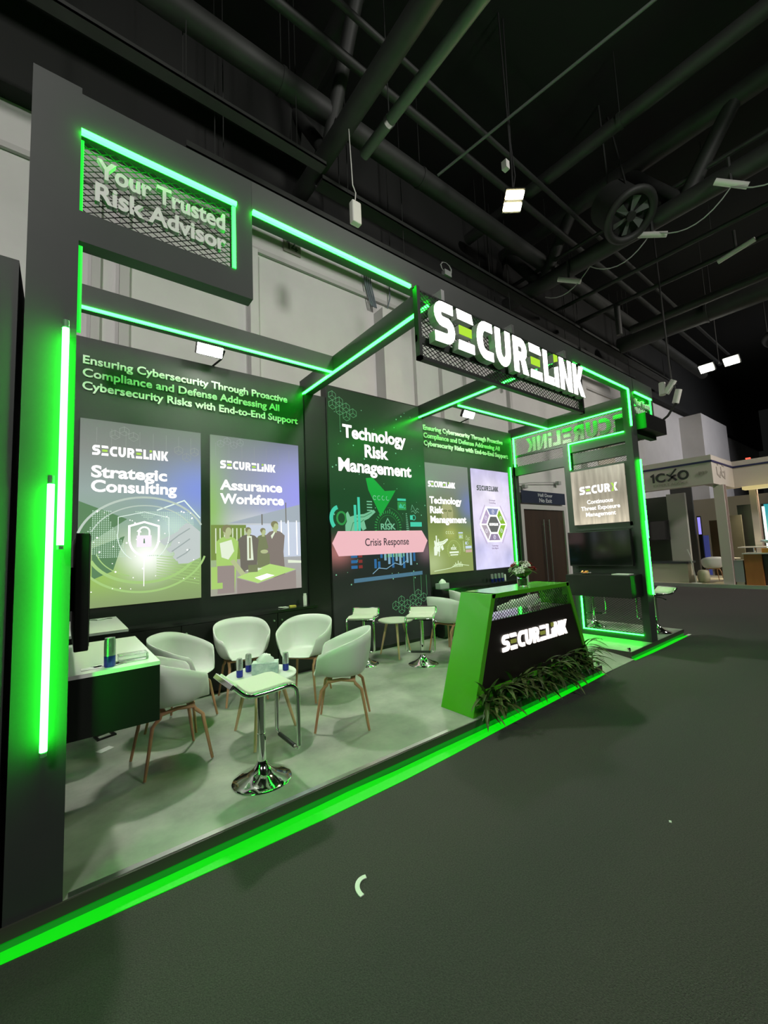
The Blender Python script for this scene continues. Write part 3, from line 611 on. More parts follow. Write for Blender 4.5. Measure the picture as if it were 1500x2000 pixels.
a.cur = 3; a.ribbon(ell(.45, 1.10, .04, .014, 8), .012, fn, .001, closed=True); a.ribbon(ell(.57, 1.10, .04, .014, 8), .012, fn, .001, closed=True); a.ribbon([(.51, 1.08), (.50, .99), (.53, .985)], .008, fn, .001); a.ribbon([(.46, .93), (.51, .945), (.57, .93)], .014, fn, .001)
risk_art(a, fn, .62, .40, .50, (0, 1, 2)); hand_art(a, fn, .12, .44, .55, 4, 1); a.cur = 5; a.flat([(.93, .34), (1.10, .34), (1.10, .39), (.93, .39)], fn, .002)
a.cur = 4; a.ribbon([(.19, .35), (.19, .66)], .03, fn, .0024); a.ribbon([(.24, .30), (.24, .60)], .02, fn, .0024); a.flat([(.50, .34), (.74, .34), (.74, .37), (.50, .37)], fn, .002); a.flat([(.52, .30), (.72, .30), (.72, .32), (.52, .32)], fn, .002)
a.cur = 0; a.ribbon([(.1, .05), (.5, .08), (.7, .14), (1.0, .10)], .01, fn, .0018); a.build('artwork', C, t)
text('lettering', 'RISK', MATS['ink_pale_hand'], t, fn(.545, .40, .0), (1,0,0), (0,0,1), .15, .045, .002, .02)
# 4: hexagon chart
g4 = grad_mat('graphic_hexagon', [(0, (.62, .60, .86)), (.3, (.72, .66, .86)), (.7, (.74, .68, .86)), (1, (.55, .50, .76))], [(.5, .75, .4, .2, (.86, .80, .92), .7), (.1, .2, .3, .1, (.50, .50, .80), .6), (.9, .1, .2, .1, (.45, .46, .76), .6), (.85, .93, .3, .06, (.50, .46, .68), .5)], .95, streak=((.6, 1, .5), 5, .12))
t, fn, w, h = poster('tall lilac poster with a six-part hexagon chart', 6.13, 7.29, g4)
DK = em('ink_slate', (.085, .09, .10), 1)
plogo(t, fn, .13, 1.52, .66, .10, DK, DK)
C = [PW, em('ink_hex_grey', (.12, .12, .12), 1), em('ink_hex_blue', (.22, .24, .42), 1), em('ink_hex_green', (.22, .42, .04), 1), em('ink_hex_purple', (.26, .20, .32), 1), em('ink_hex_mauve', (.42, .32, .50), 1), em('ink_hex_brown', (.40, .33, .40), 1), em('ink_hex_icon', (.75, .72, .85), 1)]
a = MB(); cx, cy, R1, R0 = .58, .86, .40, .19
def hp(r, i): an = math.radians(60*i); return (cx+r*math.cos(an), cy+r*.93*math.sin(an))
for i, c_ in enumerate((3, 2, 5, 6, 4, 3)):
    a.cur = 0; a.flat([hp(R0+.0, i), hp(R1+.03, i), hp(R1+.03, i+1), hp(R0, i+1)], fn, .001)
    g = .06; P = [Vector(x) for x in (hp(R0+.035, i), hp(R1-.0, i), hp(R1-.0, i+1), hp(R0+.035, i+1))]; cc = sum(P, Vector((0, 0)))/4
    a.cur = c_; a.flat([tuple(cc+(p_-cc)*.90) for p_ in P], fn, .0016); a.cur = 7; a.ribbon(ell(cc.x, cc.y, .035, .04, 6), .010, fn, .002, closed=True); a.ribbon([(cc.x-.015, cc.y-.01), (cc.x+.015, cc.y+.015)], .01, fn, .002)
a.cur = 1; a.flat([hp(R0+.0, i) for i in range(6)], fn, .0018)
for s_, (ua, va, ub, vb) in enumerate(((.19, .95, .37, 1.24), (.19, .77, .37, .48), (.97, .95, .79, 1.24), (.97, .77, .79, .48))):
    a.cur = 5; a.ribbon([(ua+(-.03 if ua < .5 else .03), va), (ub+(-.03 if ua < .5 else .03), vb)], .016, fn, .001)
a.build('artwork', C, t)
plogo(t, fn, cx-.14, cy-.025, .28, .05, PW, PW)
for s_, v in (('Strategic', 1.325), ('Consulting', 1.275), ('Technology', .425), ('Risk Mgmt', .375)): text('lettering', s_, MATS['ink_hex_purple'], t, fn(cx, v, 0), (1,0,0), (0,0,1), .20, .03, .002, .01, 'CENTER')
# the tall video screen
g5 = grad_mat('graphic_screen', [(0, (.008, .009, .008)), (.27, (.010, .012, .011)), (.36, (.012, .018, .02)), (.5, (.010, .05, .018)), (.75, (.010, .045, .014)), (1, (.010, .028, .010))],
      [(.05, .37, .14, .05, (.42, .16, .15), .8), (.98, .36, .12, .05, (.16, .10, .12), .9), (.9, .66, .3, .12, (.012, .10, .03), .7)], 1.0)
sc = thing('video_screen', 'tall black video wall showing Technology Risk Management and a pink banner', 'screen', (3.9, D, 0))
box_obj('casing', M_BLACK, (2.965, D-.045, 0, 4.885, D+.1, 3.95), sc); box_obj('display', g5, (2.985, D-.052, .05, 4.872, D-.045, 3.93), sc)
fn = wallfn(0, 0, D-.052); PK = em('screen_pinkwhite', (1, .90, .92), 1.4)
for s_, z, w_, h_ in (('Technology', 3.20, 1.24, .185), ('Risk', 2.935, .46, .185), ('Management', 2.685, 1.42, .185)): text('lettering', s_, PK, sc, fn(3.85, z, 0), (1,0,0), (0,0,1), w_, h_, .003, .03, 'CENTER')
C = [em('screen_pink', (1.0, .55, .62), .72), em('screen_mint', (.30, .78, .50), .5), em('screen_green', (.03, .26, .06), .9), em('screen_teal', (.06, .55, .38), .9), em('screen_blue', (.05, .22, .55), .5), em('screen_paleblue', (.35, .60, .85), .5), em('screen_steel', (.07, .16, .24), .9), em('screen_hex', (.09, .30, .13), .9), em('screen_red', (.35, .05, .05), .5), em('screen_hand_dark', (.05, .22, .10), .9), em('screen_bright_green', (.01, .30, .04), 1.0)]
a = MB(); a.cur = 10; a.flat([(3.62, 2.60), (3.66, 2.42), (3.88, 2.02), (4.10, 2.30), (4.20, 2.44), (3.98, 2.42), (3.75, 2.62)], fn, .0008)
risk_art(a, fn, 4.02, 1.84, .75, (1, 2, 3)); hand_art(a, fn, 3.22, 1.86, .85, 1, 9)
a.cur = 3; a.ribbon(ell(3.12, 1.98, .13, .16, 12, 100, 230), .06, fn, .0016); a.cur = 2; a.ribbon(ell(3.16, 1.98, .075, .09, 14), .03, fn, .0016, closed=True)
a.cur = 3; a.ribbon([(3.40, 1.78), (3.40, 2.18)], .045, fn, .0026); a.ribbon([(3.47, 1.78), (3.47, 2.30)], .045, fn, .0026)
a.cur = 1
for i in range(5): a.ribbon([(3.62, 2.06+.045*i), (3.72, 2.06+.045*i)], .018, fn, .0015)
a.cur = 7; hexnet(a, fn, [(3.07, 3.66), (3.19, 3.59), (3.31, 3.66), (3.19, 3.73), (3.31, 3.52), (3.43, 3.59), (3.07, 3.80)], .07, .006, .001); a.ribbon([(3.19, 3.73), (3.19, 3.30)], .006, fn, .001)
hexnet(a, fn, [(4.10, .62), (4.22, .55), (4.34, .62), (4.46, .69), (4.58, .62), (4.70, .69), (4.58, .76), (4.22, .69), (4.46, .55)], .07, .006, .001)
for u in (4.50, 4.66, 4.78): a.ribbon([(u, .72), (u, 1.05)], .006, fn, .001)
a.cur = 5
for i, hh in enumerate((.10, .14, .20, .26, .16, .22, .28, .20, .24, .18)): a.cur = 5 if i % 3 else 4; a.ribbon([(3.86+.075*i, 1.47-hh), (3.86+.075*i, 1.47)], .045, fn, .001)
a.cur = 4
for i in range(2): a.ribbon([(3.74+.07*i, 1.22), (3.74+.07*i, 1.36-.04*i)], .045, fn, .001)
for j in range(3):
    a.cur = 4; a.ribbon([(3.30, 1.42-.08*j), (3.41, 1.42-.08*j)], .045, fn, .001); a.cur = 8; a.ribbon([(3.43, 1.42-.08*j), (3.50, 1.42-.08*j)], .045, fn, .001)
a.cur = 6; a.flat([(3.34, 1.03), (4.70, 1.06), (4.70, 1.12), (3.34, 1.09)], fn, .001); a.cur = 5; a.ribbon([(3.68, 1.14), (3.80, 1.22), (3.95, 1.20), (4.12, 1.28), (4.25, 1.24), (4.38, 1.31)], .012, fn, .0016)
a.cur = 1
for i in range(70):
    u, v, r = rnd.uniform(3.0, 4.86), rnd.uniform(1.0, 3.8), rnd.choice((.006, .008, .012)); a.flat(ell(u, v, r, r, 6), fn, .0012)
a.cur = 0; a.flat([(2.99, 1.62), (3.09, 1.79), (4.73, 1.79), (4.85, 1.62), (4.74, 1.43), (3.09, 1.43)], fn, .003)
a.build('artwork', C, sc)
text('lettering', 'Crisis Response', em('screen_ink', (.06, .045, .055), .8), sc, fn(3.56, 1.565, .003), (1,0,0), (0,0,1), .87, .11, .002, .008)
text('lettering', 'RISK', MATS['screen_mint'], sc, fn(3.87, 1.81, .0015), (1,0,0), (0,0,1), .30, .09, .002, .02)

# floodlights clipped to the top of the back panels
def stand_flood(label, x):
    t = thing('panel_floodlight', label, 'floodlight', (x, D-.1, 3.86)); y = D-.26; z = 3.96; rot = (math.radians(28), 0, 0)
    MB().obox((x, y, z), (.30, .07, .20), rot).build('housing', M_BLACK, t, bevel=.01)
    R_ = Euler(rot).to_matrix(); c = Vector((x, y, z))+R_@Vector((0, -.037, 0))
    MB().obox(c, (.28, .004, .18), rot).build('lamp_glass', mat('flood_glass', (1, 1, 1), .4, 0, (1, .97, .90), FLOOD), t)
    b = MB(); b.tube([(x+.17, y, z), (x+.17, y+.12, z-.05), (x+.1, D+.05, 3.86)], .012, 8); b.build('bracket', M_BLACK, t)
FLOOD = 560
stand_flood('glaring white floodlight on top of the left back wall panel', 1.29)
stand_flood('glaring white floodlight on top of the right back wall panel', 5.86)

# ---------------------------------------------------------------- furniture
def make_shell():
    """one-piece bucket: u around, w outward; chair faces +x, seat about .44 high"""
    NU, NW = 56, 14; vs = []; fs = []
    def rim(a):
        c = math.cos(a); s_ = math.sin(a)            # a = 0 front, pi back
        R = .27 if abs(a) > PI/2 else .27-.02*math.cos(a)
        px = .245*math.copysign(abs(c)**.72, c); py = .285*math.copysign(abs(s_)**.80, s_)
        aa = abs(math.degrees(a))
        t = max(0, min(1, (aa-24)/26)); t = t*t*(3-2*t)
        hi = .635+(.815-.635)*max(0, min(1, (.20-px)/.46))
        hi = hi-.0*0
        z = .452*(1-t)+hi*t
        if px < 0: px *= 1.10
        return px, py, z
    for j in range(NW+1):
        w = j/NW
        for i in range(NU):
            a = -PI+2*PI*i/NU; px, py, z = rim(a); k = .60
            if w < .5: q = w/.5*k; zz = .428+.012*(w/.5)**2
            else:
                e = (w-.5)/.5; q = k+(1-k)*math.sin(e*PI/2)**.9; zz = .44+(z-.44)*(1-math.cos(e*PI/2))**1.0
            if a > PI*.6 or a < -PI*.6: q = q if w < .5 else q
            vs.append((px*q, py*q, zz))
    for j in range(NW):
        for i in range(NU):
            a, b = j*NU+i, j*NU+(i+1) % NU
            if j == 0: continue
            fs.append((a, b, b+NU, a+NU))
    fs.append(tuple(range(NU, 2*NU))[::-1])
    m = MB(); m.add(vs, fs)
    return m
def make_chair():
    t = thing('tub_chair', 'white tub chair', 'chair')
    o = make_shell().build('seat_shell', M_WHITEPL, t, 60)
    s = o.modifiers.new('thickness', 'SOLIDIFY'); s.thickness = .011; s.offset = -1
    for sy in (1, -1):
        y0, y1 = sy*.145, sy*.205; p = []
        p += [(-.225, y1, .008), (-.17, sy*.163, .33)]
        p += [(-.17+.06*math.sin(x), sy*.155, .35+.06*(1-math.cos(x))) for x in (.5, 1.0, 1.4)]
        p += [(0, y0, .412)]
        p += [(.17-.06*math.sin(x), sy*.155, .35+.06*(1-math.cos(x))) for x in (1.4, 1.0, .5)]
        p += [(.17, sy*.163, .33), (.225, y1, .008)]
        MB().tube(p, [.010, .0135]+[.014]*(len(p)-4)+[.0135, .010], 10).build('leg_frame', M_WOOD, t, 50)
    for x in (-.1, .1): MB().box(x-.02, -.15, .405, x+.02, .15, .424).build('cross_rail', M_WOOD, t, bevel=.004)
    return t
CH = make_chair(); first = [True]
def chair(x, y, deg, label):
    if first[0]: first[0] = False; CH.location = (x, y, 0); CH.rotation_euler = (0, 0, math.radians(deg)); CH['label'] = label; CH['group'] = 'white tub chairs'; return CH
    return dup(CH, (x, y, 0), math.radians(deg), label, 'white tub chairs')
chair(.645, 1.085, 5, 'white tub chair with wooden legs half hidden by the wall-hung box with the can')
chair(.865, 1.755, -40, 'white tub chair second from the left, between the nearest-left chair and the back wall')
chair(1.51, 2.05, -97, 'white tub chair facing the viewer straight behind the round table of cans')
chair(2.03, 1.63, -140, 'white tub chair behind the tissue box, next to the chair seen from its side')
chair(1.956, .757, 144, 'white tub chair seen from its side, right of the round table of cans')
chair(4.36, 1.74, 4, 'white tub chair at the left edge of the green counter, nearer of two')
chair(5.02, 1.05, 98, 'white tub chair seen through the mesh window of the green counter')
chair(5.10, 2.02, -25, 'white tub chair behind the other one at the counter, mostly hidden')

def make_stool():
    t = thing('bar_stool', 'bar stool', 'bar stool')
    b = MB(); b.lathe([(.192, 0), (.194, .006), (.188, .012), (.15, .024), (.10, .045), (.06, .075), (.038, .105), (.032, .12), (.030, .125)], n=40); b.build('base', M_CHROME, t, 40)
    b = MB(); b.lathe([(.029, .12), (.029, .30), (.026, .302), (.026, .58)], n=20); b.build('column', M_CHROME, t, 40)
    b = MB(); b.tube([(-.02, .02, .55), (-.02, .13, .55), (-.02, .17, .535)], .006, 8); b.tube([(-.02, .16, .54), (-.02, .20, .53)], .010, 8); b.build('lift_lever', M_BLACK, t, 40)
    prof = [(-.240, .678), (-.210, .648), (-.182, .622), (-.150, .604), (-.11, .597), (0, .602), (.10, .610), (.135, .607), (.160, .594), (.178, .570)]
    w = .17
    def sheet(name, m, off, th, hw, pr):
        P = [Vector((p[0], p[1])) for p in pr]; poly = []
        N = []
        for i in range(len(P)):
            a = P[max(0, i-1)]; b_ = P[min(len(P)-1, i+1)]; d = (b_-a).normalized(); N.append(Vector((-d.y, d.x)))
        up = [P[i]+N[i]*(off+th) for i in range(len(P))]; dn = [P[i]+N[i]*off for i in range(len(P))]
        q = MB(); n = len(P); vs = [(p.x, y, p.y) for y in (-hw, hw) for L in (dn, up) for p in L]; fs = []
        for i in range(n-1): fs += [(i, i+1, n+i+1, n+i), (2*n+i, 3*n+i, 3*n+i+1, 2*n+i+1), (i, 2*n+i, 2*n+i+1, i+1), (n+i, n+i+1, 3*n+i+1, 3*n+i)]
        fs += [(0, n, 3*n, 2*n), (n-1, 3*n-1, 4*n-1, 2*n-1)]
        q.add(vs, fs); return q.build(name, m, t, 50, bevel=.006)
    sheet('seat_pad', M_PAD, .012, .024, w-.004, prof[:-1]); sheet('seat_plate', M_CHROME, .0, .012, w-.002, prof[:-1])
    MB().obox((-.248, 0, .690), (.034, .36, .016), (0, math.radians(-50), 0)).build('back_edge', M_CHROME, t, bevel=.004)
    for sy in (1, -1):
        y = sy*.178
        p = [(a, y, z+.012) for a, z in prof]+[(.186, y, .53), (.189, y, .22)]
        MB().tube(p, .0155, 10).build('side_rail', M_CHROME, t, 50)
    b = MB(); b.tube([(.189, .178, .225), (.188, .170, .205), (.182, .14, .20), (.182, -.14, .20), (.188, -.170, .205), (.189, -.178, .225)], .012, 10); b.build('foot_rest', M_CHROME, t, 50)
    b = MB(); b.tube([(.182, .125, .2), (.182, -.125, .2)], .0145, 10); b.build('grip_sleeve', M_BLACK, t, 50)
    MB().box(-.10, -.08, .575, .10, .08, .597).build('seat_bracket', M_BLACK, t)
    return t
SL = make_stool(); SL.location = (1.06, .36, 0); SL['label'] = 'chrome bar stool with cream seat in front, nearest to the viewer'; SL['group'] = 'chrome bar stools'
dup(SL, (3.16, 2.16, 0), math.radians(-137), 'chrome bar stool left of the bare round table by the video wall')
dup(SL, (3.70, 1.60, 0), math.radians(-140), 'chrome bar stool in front of the bare round table, facing the viewer')
dup(SL, (5.60, 1.30, .0), math.radians(80), 'chrome bar stool behind the green counter with only its seat back showing')
dup(SL, (7.40, 1.15, 0), math.radians(20), 'chrome bar stool seen through the mesh below the partition television')
dup(SL, (7.50, .20, .0), math.radians(150), 'chrome bar stool outside the right-end post, cream seat showing')

def round_table(label, x, y, r, h, rot, mtop):
    t = thing('coffee_table', label, 'table', (x, y, 0))
    MB().lathe([(r-.012, h-.022), (r-.002, h-.016), (r, h-.008), (r-.004, h), (0, h)], (x, y, 0), 48).build('tabletop', mtop, t, 40)
    for k in range(3):
        a = math.radians(rot+120*k); c, s_ = math.cos(a), math.sin(a)
        MB().tube([(x+c*r*.52, y+s_*r*.52, h-.02), (x+c*r*1.02, y+s_*r*1.02, .0)], [.020, .011], 10).build('leg', M_PALEWOOD, t, 50)
    return t
round_table('small round white table holding drink cans and a tissue box', 1.32, 1.02, .29, .50, 118, M_WHITE)
round_table('small round white table standing bare by the video wall', 3.75, 2.20, .25, .50, 118, M_PAD)

# drink cans
M_CAN = mat('can_silver', (.62, .63, .64), .28, .85); M_CANB = mat('can_blue', (.02, .03, .30), .3, .5)
def make_can():
    t = thing('drink_can', 'can', 'drink can')
    MB().lathe([(.022, 0), (.0265, .006), (.0265, .058)], n=24).build('blue_band', M_CANB, t, 40)
    MB().lathe([(.0265, .058), (.0265, .132), (.0225, .146), (.0235, .149), (.021, .149), (.020, .146), (0, .146)], n=24).build('can_body', M_CAN, t, 40)
    q = MB(); f = lambda u, v, d: ((.0268+d)*math.sin(u), -(.0268+d)*math.cos(u), v)
    for j in range(3): q.add([f(-.5, .078+.016*j, 0), f(.35-.2*j, .078+.016*j, 0), f(.35-.2*j, .087+.016*j, 0), f(-.5, .087+.016*j, 0)], [(0, 1, 2, 3)])
    q.build('can_print', mat('can_print', (.25, .26, .30), .5), t)
    MB().obox((0, 0, .1475), (.010, .020, .002)).build('pull_tab', M_STEEL, t)
    return t
CN = make_can(); CN.location = (.176, .172, .95); CN['label'] = 'tall silver and blue can standing on the wall-hung box'; CN['group'] = 'drink cans'
dup(CN, (1.150, 1.06, .50), .4, 'left-hand silver and blue can on the round table'); dup(CN, (1.262, 1.165, .50), -.3, 'silver and blue can just left of the tissue box, further back'); dup(CN, (1.515, .965, .50), .8, 'silver and blue can right of the tissue box on the round table')
for i, x in enumerate((6.40, 6.50, 6.60, 6.70)):
    dup(CN, (x, 2.52-.004*i, .80), .3*i, ('first', 'second', 'third', 'fourth')[i]+' from the left in the row of cans on the right sideboard')
# tissue boxes
M_TISS = mat('tissue_paper', (.80, .80, .80), .9); M_MARBLE = noise_mat('marble_print', (.30, .38, .42), (.66, .70, .70), 14, .5, detail=5)
def tissue_box(label, x, y, z, rot, body):
    t = thing('tissue_box', label, 'tissue box', (x, y, z))
    MB().obox((x, y, z+.045), (.215, .115, .09), (0, 0, rot)).build('carton', body, t, bevel=.003)
    rr = random.Random(5); vs = []; n = 14; R_ = Euler((0, 0, rot)).to_matrix(); q = MB()
    for ring, (kk, zz) in enumerate(((1, 0), (.95, .022), (.55, .05), (.15, .066))):
        for i in range(n):
            a = 2*PI*i/n; p = R_@Vector((.07*kk*math.cos(a)*(1+.25*rr.uniform(-1, 1)), .034*kk*math.sin(a)*(1+.3*rr.uniform(-1, 1)), zz+rr.uniform(-.009, .009)*(ring > 0))); vs.append((x+p.x, y+p.y, z+.09+p.z))
    fs = [(k_*n+i, k_*n+(i+1) % n, (k_+1)*n+(i+1) % n, (k_+1)*n+i) for k_ in range(3) for i in range(n)]+[tuple(range(3*n, 4*n))]
    q.add(vs, fs).build('tissue', M_TISS, t, 80)
tissue_box('marbled blue-grey tissue box on the round table of cans', 1.36, 1.03, .50, math.radians(-27), M_MARBLE)
tissue_box('grey tissue box standing on the right sideboard', 5.06, 2.52, .80, 0, mat('grey_carton', (.42, .44, .44), .6))
# sideboards
def sideboard(label, x0, x1, h):
    t = thing('sideboard', label, 'sideboard', ((x0+x1)/2, 2.5, 0)); MB().box(x0, 2.40, .04, x1, D-.055, h-.03).build('body', M_BLACK, t)
    MB().box(x0-.01, 2.385, h-.03, x1+.01, D-.05, h).build('worktop', mat('black_top', (.014, .015, .014), .16), t)
    MB().box(x0+.02, 2.44, 0, x1-.02, D-.08, .04).build('plinth', M_BLACK, t)
    n = 4
    for i in range(n):
        a = x0+(x1-x0)*i/n; b = x0+(x1-x0)*(i+1)/n; dd = MB().box(a+.006, 2.385, .05, b-.006, 2.40, h-.036).build('door', M_BLACK, t); MB().cyl(((b if i % 2 == 0 else a)+(-.05 if i % 2 == 0 else .05), 2.385, h-.12), ((b if i % 2 == 0 else a)+(-.05 if i % 2 == 0 else .05), 2.365, h-.12), .010, 10).build('knob', M_STEEL, dd, 40)
sideboard('low black sideboard along the left back wall panel under its posters', .44, 2.60, .82)
sideboard('low black sideboard along the right back wall panel behind the counter', 4.92, 7.30, .80)
tag(MB().lathe([(.024, 0), (.024, .12), (.020, .13), (.020, .15), (.004, .152)], (2.50, 2.52, .82), 18).build('spray_bottle', M_OFFW, None, 40), 'small white bottle at the right end of the left sideboard', 'bottle')
tag(MB().lathe([(.016, 0), (.016, .10), (.013, .11), (.013, .12), (.002, .121)], (6.80, 2.52, .80), 16).build('tube_bottle', M_OFFW, None, 40), 'slim white bottle at the end of the can row on the right sideboard', 'bottle')
sn = thing('snack_wrappers', 'small pale and yellow wrapper lying on the left sideboard', 'wrapper', (2.25, 2.5, .82))
MB().obox((2.19, 2.5, .829), (.12, .05, .012), (0, .1, .2)).build('wrapper', M_OFFW, sn); MB().obox((2.31, 2.49, .83), (.08, .045, .016), (.1, 0, -.1)).build('yellow_part', mat('yellow_foil', (.65, .55, .10), .4), sn)
# items on the left boxes and the floor
tag(MB().box(.22, .20, .951, .36, .30, .985).build('clear_case', mat('clear_plastic', (.9, .9, .9), .08, trans=.9), bevel=.004), 'clear plastic card case beside the can on the wall-hung box', 'case')
q = MB()
for i in range(4): q.obox((.10+.05*i, .20+.03*(i % 2), .9515), (.09, .06, .0015), (0, 0, .3*i))
tag(q.build('business_cards', mat('card_white', (.7, .7, .68), .6)), 'loose pale cards scattered at the foot of the can on the wall-hung box', 'cards')
q = MB(); q.tube([(.12, 2.35, .957), (.20, 2.38, .957), (.24, 2.30, .957), (.32, 2.36, .957), (.36, 2.33, .957)], .005, 6)
tag(q.build('loose_cable', M_GCABLE), 'short loose cable lying on the rear white-topped box', 'cable')
q = MB(); q.ribbon([(.24, 1.90), (.36, 1.94), (.33, 2.05), (.22, 2.0)], .022, lambda u, v, d: (u, v, d), .0, .012, closed=True)
tag(q.build('black_holder', M_BLACK), 'small black open frame lying on the vinyl floor below the wall-hung box', 'holder')
tag(MB().obox((.27, 1.66, .0015), (.11, .07, .002), (0, 0, .5)).build('paper_card', mat('paper_white', (.75, .77, .74), .7)), 'white paper card lying on the vinyl floor near the left tower', 'paper')
q = MB(); q.ribbon(ell(1.16, -.74, .06, .075, 10, 70, 190), .022, lambda u, v, d: (u, v, d), -.0985, -.094)
tag(q.build('white_scrap', mat('paper_white', (.75, .77, .74), .7)), 'curved white scrap lying on the dark hall carpet in front', 'scrap')
tag(MB().obox((2.71, -1.48, -.098), (.016, .012, .004), (0, 0, .4)).build('white_crumb', MATS['paper_white']), 'tiny white crumb on the dark hall carpet at lower right', 'scrap')

# ---------------------------------------------------------------- reception counter
ct = thing('reception_counter', 'tapered glossy green reception counter with black front and lit SECURELINK letters', 'counter', (3.89, .22, 0))
XB0, XB1, XT0, XT1, YF, YB, H = 2.82, 4.965, 3.19, 4.59, .03, .42, 1.035
def cx0(z): return XB0+(XT0-XB0)*z/H
def cx1(z): return XB1+(XT1-XB1)*z/H
def slab(za, zb, ya, yb, ia, ib, left):
    e = cx0 if left else cx1; s_ = 1 if left else -1
    return MB().add([(e(za), ya, za), (e(za)+s_*ia, ya, za), (e(zb)+s_*ib, ya, zb), (e(zb), ya, zb), (e(za), yb, za), (e(za)+s_*ia, yb, za), (e(zb)+s_*ib, yb, zb), (e(zb), yb, zb)], [(0,1,2,3), (4,7,6,5), (0,4,5,1), (1,5,6,2), (2,6,7,3), (3,7,4,0)])
slab(.0, H, YF, YB, .06, .06, True).build('side_panel', M_GREEN, ct, bevel=.003); slab(.0, H, YF, YB, .06, .06, False).build('side_panel', M_GREEN, ct, bevel=.003)
MB().box(XT0+.0, YF, H-.045, XT1-.0, YB, H).build('countertop', M_GREEN, ct, bevel=.003)
def trap(z0, z1, y0, y1, ins): return MB().add([(cx0(z0)+ins, y0, z0), (cx1(z0)-ins, y0, z0), (cx1(z1)-ins, y0, z1), (cx0(z1)+ins, y0, z1), (cx0(z0)+ins, y1, z0), (cx1(z0)-ins, y1, z0), (cx1(z1)-ins, y1, z1), (cx0(z1)+ins, y1, z1)], [(0,1,2,3), (4,7,6,5), (0,4,5,1), (1,5,6,2), (2,6,7,3), (3,7,4,0)])
trap(.0, .20, YF+.005, YF+.05, .05).build('base_panel', M_GREEN, ct); trap(.20, .785, YF+.012, YF+.045, .055).build('front_panel', mat('black_counter_front', (.012, .008, .008), .35), ct)
trap(.745, .775, YF+.05, YB-.02, .055).build('shelf', mat('glossy_shelf', (.55, .55, .52), .07, coat=.5), ct)
trap(.0, .69, YB-.05, YB-.02, .055).build('back_panel', M_GREEN, ct)
m = MB(); m.lattice(lambda u, v, d: (u, YF+.03-d, v), 3.30, 4.48, .785, .99, .045, .036, .0022, 0); m.lattice(lambda u, v, d: (u, YF+.03-d, v), 3.20, 3.30, .785, .90, .045, .036, .0022, 0); m.lattice(lambda u, v, d: (u, YF+.03-d, v), 4.48, 4.58, .785, .90, .045, .036, .0022, 0)
m.build('mesh_panel', M_WIRE, ct)
l = logo(MB(), 'SECURELiNK', wallfn(3.30, .475, YF+.012), .0, .014, 1.17, .155); l.build('letters', [mat('lit_warm_letters', (.8, .8, .8), .4, 0, (1, .90, .82), 1.15), em('letter_olive', (.20, .22, .04), .8)], ct)
# plants in front of the counter
M_LEAF = noise_mat('palm_leaf', (.030, .060, .012), (.075, .115, .028), 8, .4); M_LEAF2 = noise_mat('palm_leaf_light', (.09, .13, .03), (.13, .16, .05), 8, .45)
rl = random.Random(11)
def leaf(mb, base, yaw, el, L, w):
    d = Vector((math.cos(yaw)*math.cos(el), math.sin(yaw)*math.cos(el), math.sin(el))); sd = Vector((-math.sin(yaw), math.cos(yaw), 0)); P = []; n = 6
    p = Vector(base); v = d.copy()
    for i in range(n+1):
        t = i/n; ww = w*math.sin(PI*min(1, .12+.88*t))**.8*(1-.3*t); P.append((p-sd*ww, p+sd*ww, p-Vector((0, 0, .25*ww)))); v = (v+Vector((0, 0, -.16))).normalized(); p = p+v*(L/n)
    vs = [tuple(q) for tr in P for q in tr]; fs = []
    for i in range(n): a = i*3; b = a+3; fs += [(a, a+2, b+2, b), (a+2, a+1, b+1, b+2)]
    mb.add(vs, fs)
for i in range(15):
    x = 2.96+.138*i+rl.uniform(-.02, .02); base = (x, -.005+rl.uniform(-.01, .01), .03)
    q = MB()
    for z in range(3): q.tube([(x+.01*z, .0, .0), (x+.015*z+rl.uniform(-.02, .02), -.012, .14+.03*z)], .005, 5)
    for kk in range(17):
        q.cur = 0 if rl.random() < .78 else 1; zb = rl.uniform(.04, .20+.01*i); leaf(q, (x+rl.uniform(-.03, .03), -.012, zb), rl.uniform(PI*1.02, PI*1.98), rl.uniform(-.1, 1.1), rl.uniform(.17, .29), rl.uniform(.016, .025))
    tag(q.build('palm_plant', [M_LEAF, M_LEAF2]), 'one of the leafy dark green palm plants along the foot of the counter', 'plant', 'palm plants along the counter foot')
